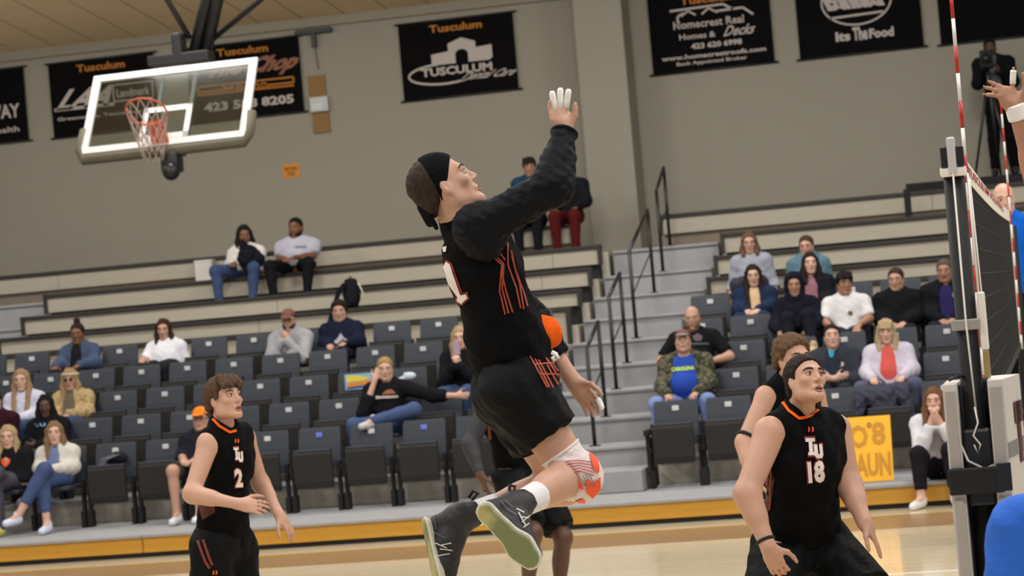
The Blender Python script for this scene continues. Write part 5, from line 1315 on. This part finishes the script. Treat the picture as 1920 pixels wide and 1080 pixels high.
for pts in ([(916, 475), (940, 497), (936, 545), (947, 590)], [(921, 472), (943, 495), (941, 540), (953, 588)], [(942, 500), (940, 515), (960, 586)], [(951, 456), (951, 497), (966, 538), (975, 578)], [(958, 480), (972, 530), (981, 580)], [(962, 497), (981, 549), (988, 575)], [(928, 462), (946, 488)], [(957, 470), (966, 510), (976, 540)]):
    ribbon(j7, M_oline, pts, 2.6, tj, b7, 'side_stripe')
for pts in ([(990, 664), (1025, 727)], [(996, 661), (1029, 727)], [(1001, 660), (1036, 727)], [(1025, 685), (1045, 722)], [(1033, 681), (1066, 721)], [(1020, 668), (1056, 722)], [(1000, 684), (1050, 680)], [(1010, 702), (1056, 702)]):
    ribbon(h7, M_oline, pts, 2.6, th, b7, 'side_stripe')
ax = H7.c - J['N']; ring(J['N'] + nrm(ax) * .03, ax, .061, .006, cloth('orange_collar', (228, 96, 30)), 'collar', j7, b7)

M_lace = mat('lace_white', (196, 192, 186), .7)
tsR, tsL = [bvh_of(shR.data, b7)], [bvh_of(shL.data, b7)]
for pts in ([(972, 962), (985, 987)], [(978, 980), (993, 966)], [(968, 955), (982, 962)], [(981, 990), (996, 978)], [(975, 970), (990, 972)]): ribbon(shR, M_lace, pts, 2, tsR, b7, 'lace')
for pts in ([(938, 940), (952, 956), (968, 966)], [(945, 938), (962, 952)]): ribbon(shR, mat('shoe_seam', (84, 84, 92), .7), pts, 1.6, tsR, b7, 'seam')
for pts in ([(805, 1013), (838, 1027)], [(815, 1044), (843, 1038)], [(826, 1029), (848, 1032)], [(828, 1022), (846, 1018)]): ribbon(shL, M_lace, pts, 2, tsL, b7, 'lace')
for pts in ([(815, 967), (818, 993)], [(805, 968), (806, 985)], [(815, 998), (836, 1010)]): ribbon(shL, mat('shoe_seam', (84, 84, 92), .7), pts, 1.6, tsL, b7, 'seam')
# ---- generic player
def player(lab, H, J, sk, hairs, d0, vox, hands, mouth=0, base=None, b=1., arm=1., grp='volleyball players in black', leg=1.0, short_to=.88, jc=None, hero=False, brow=(40, 28, 24), shirt='jersey', sleeves=None, nfoot=True):
    J['H'] = H; Bd = Body(J, b, arm, leg)
    base = A(J['P'][0], J['P'][1], 0) if base is None else base
    root = empty('person', base, label=lab, cat='person', group=grp)
    for q, h in hands.items():
        dd = nrm(h['d']); w_ = h.pop('want'); h['ts'] = 1 if np.dot(np.cross(dd, h['pn']), w_) > 0 else -1
    me = Bd.skin(vox, base, False, mouth, hands, feet=False)
    obj('body', me, SK[sk], root)
    H.features(root, base, brow=brow, lip=LIPS[sk], hero=hero, mouth_open=mouth, brow_w=.0056 if hero and d0 == 2 else .0042, skinm=SK[sk])
    if hairs: hair(H, hairs[0], hairs[1], root, base, vox=min(vox + .002, .0108))
    f = F(); B = Bd; B.torso(f, .017, .05); f.ell(J['W'] + (J['P'] - J['W']) * .4, A(.155 * b, .122 * b, .14), B.Rp, k=.05)
    m_ = (J['sR'] + J['sL']) / 2
    B.shoulders(f, .016, .04, .72)
    f.cone(J['N'] - B.Rc[:, 2] * .07 + B.Rc[:, 1] * .03, J['C'] + B.Rc[:, 1] * .01, .085, .115, k=.04)
    for q in 'RL':
        sh = m_ + (J['s' + q] - m_) * .74
        f.cone(J['N'] + B.Rc[:, 2] * .022, sh + B.Rc[:, 2] * .022, .056, .06, k=.035).cone(sh + B.Rc[:, 2] * .01, sh - B.Rc[:, 2] * .12, .066, .075, k=.04)
    if sleeves:
        for q in 'RL': B.armf(f, q, .02, sleeves, k=.04, g2=.032)
    f.clip(J['P'] - B.Rp[:, 2] * .05, -B.Rp[:, 2], J['P'], .35)
    f.cone(J['N'] + B.Rc[:, 2] * .035 - B.Rc[:, 1] * .004, H.P(0, -.02, -.05) + B.Rc[:, 1] * .03, .057, .07, k=.008, sub=True)
    mj = f.mesh(vox + .002, shirt, base, (.005, (24, 24, 30), d0)); j = obj(shirt, mj, jc or M_jer, root)
    f = F(); f.ell(J['P'] - B.Rp[:, 2] * .02, A(.178 * b, .142 * b, .13), B.Rp, k=.05)
    for q in 'RL': B.legf(f, q, .03, short_to, k=.05, g2=.05 if short_to < 1 else .02)
    f.clip(J['P'] + B.Rp[:, 2] * .08, B.Rp[:, 2], J['P'], .3)
    mh = f.mesh(vox + .003, 'shorts', base, (.005, (30, 30, 24), d0 + 1)); h_ = obj('shorts' if short_to < 1.2 else 'trousers', mh, M_short, root)
    ax = H.c - J['N']
    if nfoot:
        for q in 'RL':
            a = J['a' + q]; fw = nrm(B.Rp[:, 1] * A(1, 1, 0)); hl = a - fw * .075; hl[2] = .0; toe = hl + fw * .3
            shoe(root, hl, toe, A(0, 0, -1.), a, J['k' + q], base, .01)
    return root, Bd, base, j, h_
# ---- number eighteen
H18 = Head(pp(1511, 714, 10.2), dirn(.42, .4, -.82), dirn(-.1, .95, .3), .91)
J = dict(N=pp(1498, 782, 10.28), C=pp(1507, 862, 10.3), W=pp(1502, 945, 10.33), P=pp(1502, 1005, 10.42), sR=pp(1443, 812, 10.12), sL=pp(1566, 806, 10.42),
         eR=pp(1400, 925, 10.02), wR=pp(1441, 1026, 9.93), eL=pp(1592, 908, 10.36), wL=pp(1621, 980, 10.2),
         hR=pp(1464, 1030, 10.36), hL=pp(1543, 1024, 10.5), kR=pp(1438, 1185, 10.05), kL=pp(1640, 1130, 10.2), aR=pp(1420, 1400, 10.35), aL=pp(1690, 1390, 10.45))
J['aR'][2] = J['aL'][2] = .09
P18 = player('player in black number eighteen jersey crouching and looking up, beside the net', H18, J, 'light', ('short', (44, 32, 28)), 2, .006,
             {'R': dict(d=dirn(.4, -.9, .05), pn=dirn(.25, .1, .95), curl=.6, spread=.06, want=RI), 'L': dict(d=dirn(.5, -.85, -.1), pn=dirn(-.85, -.5, .15), curl=.16, spread=.02, want=dirn(.1, .2, -.9))}, mouth=.011, b=1.1, arm=1.14, leg=1.15, hero=True)
r18, B18, b18, j18, h18 = P18
t18 = [bvh_of(j18.data, b18)]; th18 = [bvh_of(h18.data, b18)]
def tu(j, t, b, o, ux, uy):
    """T overlapping a U, dark outline behind white letters"""
    o, ux, uy = A(*o), A(*ux), A(*uy); q = lambda x, y: tuple(o + ux * x + uy * y)
    Tp = [(0, 1), (.62, 1), (.62, .78), (.43, .78), (.43, .2), (.5, .2), (.5, .02), (.12, .02), (.12, .2), (.2, .2), (.2, .78), (0, .78)]
    Up = [(.5, .62), (.74, .62), (.74, .1), (.8, .04), (.86, .1), (.86, .62), (1.08, .62), (1.08, .02), (.98, -.16), (.64, -.16), (.5, .02)]
    for pl, fc in ((Tp, [(0, 1, 2, 11), (10, 3, 4, 9), (8, 9, 4, 5), (7, 8, 5, 6)]), (Up, [(0, 1, 2, 10), (10, 2, 3, 9), (9, 3, 8), (3, 4, 7, 8), (4, 5, 6, 7)])):
        c = np.mean(pl, 0)
        decal(j, M_numred, [q(*(c + (A(*p) - c) * 1.22)) for p in pl], fc, t, b, 'logo_edge', .003, 1)
        decal(j, M_num, [q(*p) for p in pl], fc, t, b, 'logo_letter', .005, 1)
def tinylogo(j, t, b, x, y, s):
    for sx in (0, .62): decal(j, M_orange, [(x + s * sx, y), (x + s * (sx + .3), y + s * .25), (x + s * (sx + .3), y + s * .8), (x + s * sx, y + s)], [(0, 1, 2, 3)], t, b, 'small_logo', .004)
tu(j18, t18, b18, (1512, 855), (28, -1.5), (-3, -33))
tinylogo(j18, t18, b18, 1515, 800, 11)
decal_text(j18, M_numred, '18', (1513, 908), (35, -3), (-3, -45), t18, b18, .09, 1, name='number_edge', lift=.003)
decal_text(j18, M_num, '18', (1515, 906), (31, -2.6), (-2.6, -41), t18, b18, .05, 1, name='number', lift=.0055)
decal(j18, M_side, [(1446, 878), (1452, 900), (1446, 950), (1440, 965), (1425, 935)], [(0, 1, 2, 3, 4)], t18, b18, 'side_panel', .003, 2)
for pts in ([(1440, 885), (1436, 940)], [(1446, 882), (1444, 955)]): ribbon(j18, M_numred, pts, 3, t18, b18, 'side_stripe')
ribbon(j18, cloth('orange_collar', (228, 84, 26)), [(1468, 755), (1478, 771), (1497, 785), (1520, 780), (1534, 768), (1541, 752)], 5.5, t18 + [bvh_of(r18.children[0].data, b18)], b18, 'collar', lift=.005)
tinylogo(h18, th18, b18, 1459, 1070, 10); tinylogo(h18, th18, b18, 1466, 1068, 9)
ring(B18.J['wR'] - nrm(B18.J['wR'] - B18.J['eR']) * .03, B18.J['wR'] - B18.J['eR'], .034, .0075, M_blackmatte, 'wristband', r18, b18)
# ---- number two
H2 = Head(pp(421, 749, 13.0), dirn(.74, .3, -.6), dirn(-.22, .95, .18), 1.0)
J = dict(N=pp(417, 808, 13.03), C=pp(428, 868, 13.06), W=pp(420, 945, 13.06), P=pp(417, 1005, 13.1), sR=pp(391, 832, 12.9), sL=pp(458, 822, 13.2),
         eR=pp(359, 926, 12.76), wR=pp(448, 945, 12.64), eL=pp(488, 905, 13.25), wL=pp(524, 966, 13.1), hR=pp(398, 1025, 13.02), hL=pp(442, 1022, 13.2),
         kR=pp(395, 1180, 12.95), kL=pp(455, 1180, 13.15), aR=pp(392, 1340, 13.05), aL=pp(458, 1340, 13.25))
J['aR'][2] = J['aL'][2] = .09
P2 = player('slim player in black number two jersey with floppy brown hair, at left', H2, J, 'light', ('fringe', (92, 66, 48)), 4, .0066,
            {'R': dict(d=dirn(.97, -.12, -.15), pn=dirn(-.1, -.4, .8), curl=.28, spread=.1, want=dirn(.1, .9, 0)), 'L': dict(d=dirn(.6, -.8, -.1), pn=dirn(-.7, -.4, .3), curl=.3, spread=.1, want=dirn(.3, .3, -.9))}, mouth=.009, b=.95, arm=.98, hero=True)
r2, B2, b2_, j2, h2 = P2
t2 = [bvh_of(j2.data, b2_)]; th2 = [bvh_of(h2.data, b2_)]
tu(j2, t2, b2_, (439, 863), (15, -1), (-2, -24)); tinylogo(j2, t2, b2_, 440, 823, 8)
decal_text(j2, M_numred, '2', (439, 916), (17, -1.5), (-2, -39), t2, b2_, .09, 1, name='number_edge', lift=.003)
decal_text(j2, M_num, '2', (441, 914), (14, -1), (-2, -35), t2, b2_, .05, 1, name='number', lift=.0055)
decal(j2, M_side, [(372, 945), (400, 930), (404, 960), (380, 975)], [(0, 1, 2, 3)], t2, b2_, 'side_panel', .003, 2)
for pts in ([(371, 1014), (385, 1052), (393, 1066)], [(381, 1012), (392, 1045), (398, 1060)]): ribbon(h2, mat('short_stripe', (120, 48, 36), .8), pts, 4.5, th2, b2_, 'side_stripe')
tinylogo(h2, th2, b2_, 399, 1069, 9)
ribbon(j2, cloth('orange_collar', (228, 84, 26)), [(399, 786), (411, 800), (430, 811), (443, 808)], 4.5, t2 + [bvh_of(r2.children[0].data, b2_)], b2_, 'collar', lift=.005)
# ---- curly player behind eighteen
Hc_ = Head(pp(1487, 673, 13.0), dirn(.45, .08, -.88), dirn(-.05, 1, 0))
J = dict(N=pp(1478, 722, 13.05), C=pp(1484, 790, 13.05), W=pp(1482, 860, 13.05), P=pp(1482, 925, 13.1), sR=pp(1437, 745, 12.95), sL=pp(1526, 742, 13.2),
         eR=pp(1396, 828, 12.85), wR=pp(1408, 900, 12.7), eL=pp(1556, 830, 13.2), wL=pp(1550, 900, 13.0), hR=pp(1462, 945, 13.05), hL=pp(1504, 942, 13.2),
         kR=pp(1460, 1100, 12.9), kL=pp(1520, 1100, 13.1), aR=pp(1455, 1265, 13.1), aL=pp(1525, 1265, 13.25))
J['aR'][2] = J['aL'][2] = .09
PC = player('curly haired player in black, half hidden behind the tall crouching player', Hc_, J, 'light', ('curly', (112, 84, 58)), 6, .0095,
            {'R': dict(d=dirn(.3, -.9, 0), pn=dirn(.8, 0, .3), curl=.4, want=FW * -1), 'L': dict(d=dirn(-.3, -.9, 0), pn=dirn(-.8, 0, .3), curl=.4, want=FW * -1)}, b=1.0, arm=1.0)
bJ = PC[1].J; ax = Hc_.c - bJ['N']; ring(bJ['N'] + nrm(ax) * .02, ax, .066, .007, cloth('orange_collar', (228, 96, 30)), 'collar', PC[3], PC[2])
ring(bJ['eR'] + (bJ['sR'] - bJ['eR']) * .1, bJ['eR'] - bJ['sR'], .047, .013, M_blackmatte, 'arm_band', PC[0], PC[2])
# ---- dark skinned player behind the hitter
Hd = Head(pp(982, 700, 16.1), dirn(.7, .2, -.6))
J = dict(N=pp(958, 742, 16.05), C=pp(957, 790, 16.05), W=pp(962, 838, 16.05), P=pp(972, 880, 16.1), sR=pp(912, 765, 15.9), sL=pp(1000, 760, 16.22),
         eR=pp(882, 832, 15.85), wR=pp(901, 890, 15.75), eL=pp(1020, 810, 16.2), wL=pp(1030, 850, 16.0), hR=pp(953, 892, 16.0), hL=pp(996, 892, 16.2),
         kR=pp(1000, 1000, 15.7), kL=pp(1056, 1008, 16.0), aR=pp(982, 1130, 15.95), aL=pp(1045, 1130, 16.15))
J['aR'][2] = J['aL'][2] = .09
PD = player('dark skinned player in black with long black sleeves, mostly hidden behind the jumping player', Hd, J, 'dark', ('buzz', (20, 16, 16)), 8, .0105,
            {'R': dict(d=dirn(.25, -.95, 0), pn=dirn(.8, .1, .4), curl=.4, want=-FW), 'L': dict(d=dirn(.2, -.9, 0), pn=dirn(-.8, 0, .3), curl=.4, want=-FW)})
f = F()
for q in 'RL': PD[1].armf(f, q, .008, 1.95, k=.03); f.ell(PD[1].J['s' + q], .068, k=.03)
obj('arm_sleeves', f.mesh(.01, 'sleeves', PD[2]), mat('cloth_armsleeve', (34, 35, 40), .6), PD[0])
td = [bvh_of(PD[3].data, PD[2])]
ribbon(PD[3], mat('dim_orange', (110, 54, 34), .8), [(916, 790), (920, 830), (922, 850)], 5, td, PD[2], 'side_stripe')
# ---- blocker on the other side of the net: only the raised hand shows
Hb = Head(pp(2045, 420, 9.0), dirn(-.8, .2, .3))
J = dict(N=pp(2050, 485, 9.0), C=pp(2055, 560, 9.0), W=pp(2060, 650, 9.0), P=pp(2062, 740, 9.0), sR=pp(2020, 510, 8.85), sL=pp(2020, 505, 9.2),
         eR=pp(1953, 362, 8.8), wR=pp(1905, 207, 8.75), eL=pp(1990, 380, 9.25), wL=pp(1975, 240, 9.3), hR=pp(2058, 770, 8.92), hL=pp(2058, 770, 9.1),
         kR=pp(2050, 980, 8.95), kL=pp(2045, 985, 9.1), aR=pp(2100, 1190, 9.0), aL=pp(2095, 1190, 9.15), tR=dirn(-.4, -.9, 0) * .13, tL=dirn(-.4, -.9, 0) * .13)
J['H'] = Hb; Bb = Body(J); bb = A(*J['P']); bb[2] = pp(2100, 1260, 9.0)[2]
rb = empty('person', bb, label='opposing blocker reaching a brown spread hand with white wristband above the net', cat='person')
hb_ = {'R': dict(d=dirn(-.5, .85, -.1), pn=dirn(.1, .1, -.95), curls=(.06, .08, .08, .1), sc=1.0, dirs=[dirn(.02, 1, 0), dirn(-.92, .38, 0), dirn(-.95, .27, 0), dirn(-.97, .12, 0)]), 'L': dict(d=dirn(-.3, .95, 0), pn=dirn(-.9, -.2, 0), curl=.1, spread=.3)}
for q in hb_: dd = nrm(hb_[q]['d']); hb_[q]['ts'] = 1 if np.dot(np.cross(dd, hb_[q]['pn']), RI if q == 'R' else -FW) > 0 else -1
obj('body', Bb.skin(.008, bb, False, 0, hb_, feet=False), SK['tan'], rb)
Hb.features(rb, bb); hair(Hb, 'short', (40, 30, 26), rb, bb)
js = Bb.tips['R'][0]; MB().tube([js[1] * .6 + js[2] * .4, js[2], js[3], js[3] * .6 + js[4] * .4], .011, 10).build('finger_tape', mat('white_tape', (228, 226, 222), .7, .04), rb, off=bb, smooth=True)
d_ = nrm(J['wR'] - J['eR']); f = F(); f.cone(J['wR'] - d_ * .035, J['wR'] + d_ * .022, .037, .036, k=.01, fa=True, fb=True)
obj('wristband', f.mesh(.005, 'wristband', bb), mat('wristband_white', (226, 222, 220), .8, .04), rb)
f = F(); Bb.torso(f, .017); Bb.shoulders(f, .014, fr=.8); f.clip(J['P'] - Bb.Rp[:, 2] * .05, -Bb.Rp[:, 2], J['P'], .3)
obj('jersey', f.mesh(.01, 'jersey', bb, (.004, 30)), cloth('blue_jersey', (40, 90, 190)), rb)
f = F(); f.ell(J['P'], A(.175, .14, .13), Bb.Rp, k=.05)
for q in 'RL': Bb.legf(f, q, .03, .6, k=.05, g2=.04)
obj('shorts', f.mesh(.01, 'shorts', bb), cloth('navy_shorts', (24, 28, 50)), rb)
for q in 'RL':
    a = J['a' + q]; u = dirn(-.4, -.9, 0); shoe(rb, a - u * .06 + RI * .08, a + u * .23 + RI * .06, dirn(.9, -.3, 0), a, J['k' + q], bb, .009)
# ---- second referee close to the camera, seen from behind
M_polo = mat('cloth_blue_polo', (20, 92, 196), .75, .08, 6, .2, 40)
HR = Head(pp(2050, 790, 7.0), dirn(-.2, 0, 1))
J = dict(N=pp(2035, 905, 7.0), C=pp(2035, 1020, 7.0), W=pp(2035, 1150, 7.0), P=pp(2035, 1280, 7.0), sL=pp(1907, 988, 6.98), sR=pp(2160, 970, 7.05),
         eL=pp(1893, 1190, 6.98), wL=pp(1905, 1370, 7.1), eR=pp(2190, 1180, 7.05), wR=pp(2190, 1360, 7.15), hL=pp(1980, 1300, 7.0), hR=pp(2090, 1300, 7.02),
         kL=pp(1985, 1580, 7.0), kR=pp(2100, 1580, 7.0), aL=pp(1990, 1850, 7.0), aR=pp(2110, 1850, 7.0))
J['aR'][2] = J['aL'][2] = .09
PR = player('referee in bright blue polo at the lower right corner, close to the camera', HR, J, 'light', ('short', (60, 50, 44)), 9, .012,
            {'L': dict(d=A(0, 0, -1.), pn=RI * 1, curl=.4, want=FW), 'R': dict(d=A(0, 0, -1.), pn=-RI, curl=.4, want=FW)}, b=1.1, arm=1.15, grp='referees in blue', shirt='polo_shirt', jc=M_polo, sleeves=.85, short_to=1.95)
# ---- first referee on the stand
H1 = Head(atY(1882, 374, 19.5), dirn(-.1, -.08, -1), (0, 0, 1), 1.04)
zb = .95; c1_ = H1.c
N1 = c1_ + A(.02, .03, -.155)
J = dict(N=N1, C=N1 + A(.01, .02, -.17), W=N1 + A(.01, .02, -.36), P=N1 + A(.01, .02, -.53), sR=N1 + A(-.17, .12, -.06), sL=N1 + A(.19, -.06, -.06))
for q, s in (('R', -1), ('L', 1)):
    J['e' + q] = J['s' + q] + A(.06 * s, -.02, -.3); J['w' + q] = J['e' + q] + A(-.02 * s, -.14, -.2)
    J['h' + q] = J['P'] + A(.09 * s, 0, -.03); J['k' + q] = A(J['P'][0] + .1 * s, J['P'][1] - .01, zb + .5); J['a' + q] = A(J['P'][0] + .1 * s, J['P'][1] + .02, zb + .09)
J['H'] = H1; B1 = Body(J, 1.08); b1 = A(J['P'][0], J['P'][1], zb)
r1 = empty('person', b1, label='bald referee in bright blue polo standing on the stand behind the net', cat='person', group='referees in blue')
hh = {q: dict(d=A(0, -.3, -1), pn=A(-s, 0, 0), curl=.4, ts=s) for q, s in (('R', -1), ('L', 1))}
obj('body', B1.skin(.011, b1, False, 0, hh), SK['fair'], r1); H1.features(r1, b1, brow=(120, 90, 70), lip=LIPS['fair'], skinm=SK['fair'])
clothes(B1, r1, b1, ('polo', (20, 92, 196), .9), ('trousers', (24, 24, 30), 1.95), (24, 24, 26))
rs.location = (b1[0] + .0, b1[1] + .05, 0)
# ---- camera operator above the bleachers
HV = Head(atY(1856, 90, 31.95), dirn(-.1, -.1, -1)); N1 = HV.c + A(.02, .03, -.15); zb = CAMPLAT
pz_ = zb + .92
J = dict(H=HV, N=N1, P=A(N1[0] + .04, N1[1] + .03, max(pz_, N1[2] - .62)), sR=N1 + A(-.18, 0, -.05), sL=N1 + A(.19, .02, -.05))
J['C'] = J['P'] + (N1 - J['P']) * .68; J['W'] = J['P'] + (N1 - J['P']) * .32
J['eR'] = J['sR'] + A(-.03, -.12, -.25); J['wR'] = N1 + A(-.1, -.32, -.12); J['eL'] = J['sL'] + A(.05, -.1, -.26); J['wL'] = N1 + A(.08, -.32, -.18)
for q, s in (('R', -1), ('L', 1)):
    J['h' + q] = J['P'] + A(.09 * s, 0, -.03); J['k' + q] = A(J['P'][0] + .11 * s, J['P'][1] - .02, zb + .48); J['a' + q] = A(J['P'][0] + .13 * s, J['P'][1] + .02, zb + .09)
BV = Body(J); bv = A(J['P'][0], J['P'][1], zb)
rv = empty('person', bv, label='camera operator in black jacket over pale shirt standing above the top bench', cat='person')
hh = {q: dict(d=A(-.2 * s, -.6, .6), pn=A(-s, 0, 0), curl=.7, ts=s) for q, s in (('R', -1), ('L', 1))}
obj('body', BV.skin(.0128, bv, False, 0, hh, coarse=True), SK['dark'], rv); HV.features(rv, bv, lip=LIPS['dark']); hair(HV, 'buzz', (20, 18, 18), rv, bv)
clothes(BV, rv, bv, ('jacket', (22, 22, 24), 2, (130, 130, 140)), ('trousers', (14, 14, 16), 1.98), (20, 20, 22))
q = atY(1850, 112, 31.52)
vc = empty('video_camera', q, label='black video camera held before the operator\'s face on its tripod', cat='video camera')
MB().box((-.08, -.18, -.11), (.08, .15, .11), .015).build('camera_body', M_blackmatte, vc)
MB().tube([(0, -.18, 0), (0, -.27, 0)], [.045, .055], 14).build('lens', M_black, vc, smooth=True)
MB().tube([(0, -.12, .09), (0, -.08, .15), (0, .08, .15), (0, .12, .09)], .012, 8).build('handle', M_black, vc, smooth=True)
MB().box((.06, -.05, -.04), (.12, .0, .05), .008).build('viewfinder', M_black, vc)
tp_ = empty('tripod', (q[0], q[1], CAMPLAT), label='black camera tripod in front of the operator above the bleachers', cat='tripod'); hz_ = q[2] - CAMPLAT - .09
MB().tube([(0, 0, hz_ - .35), (0, 0, hz_)], .025, 10).build('column', M_black, tp_, smooth=True)
for a in (3.4, 5.5, 1.4):
    MB().tube([(0, 0, hz_ - .12), (.28 * math.cos(a), .28 * math.sin(a) * .7 + .1, 0)], [.022, .014], 8).build('leg', M_black, tp_, smooth=True)
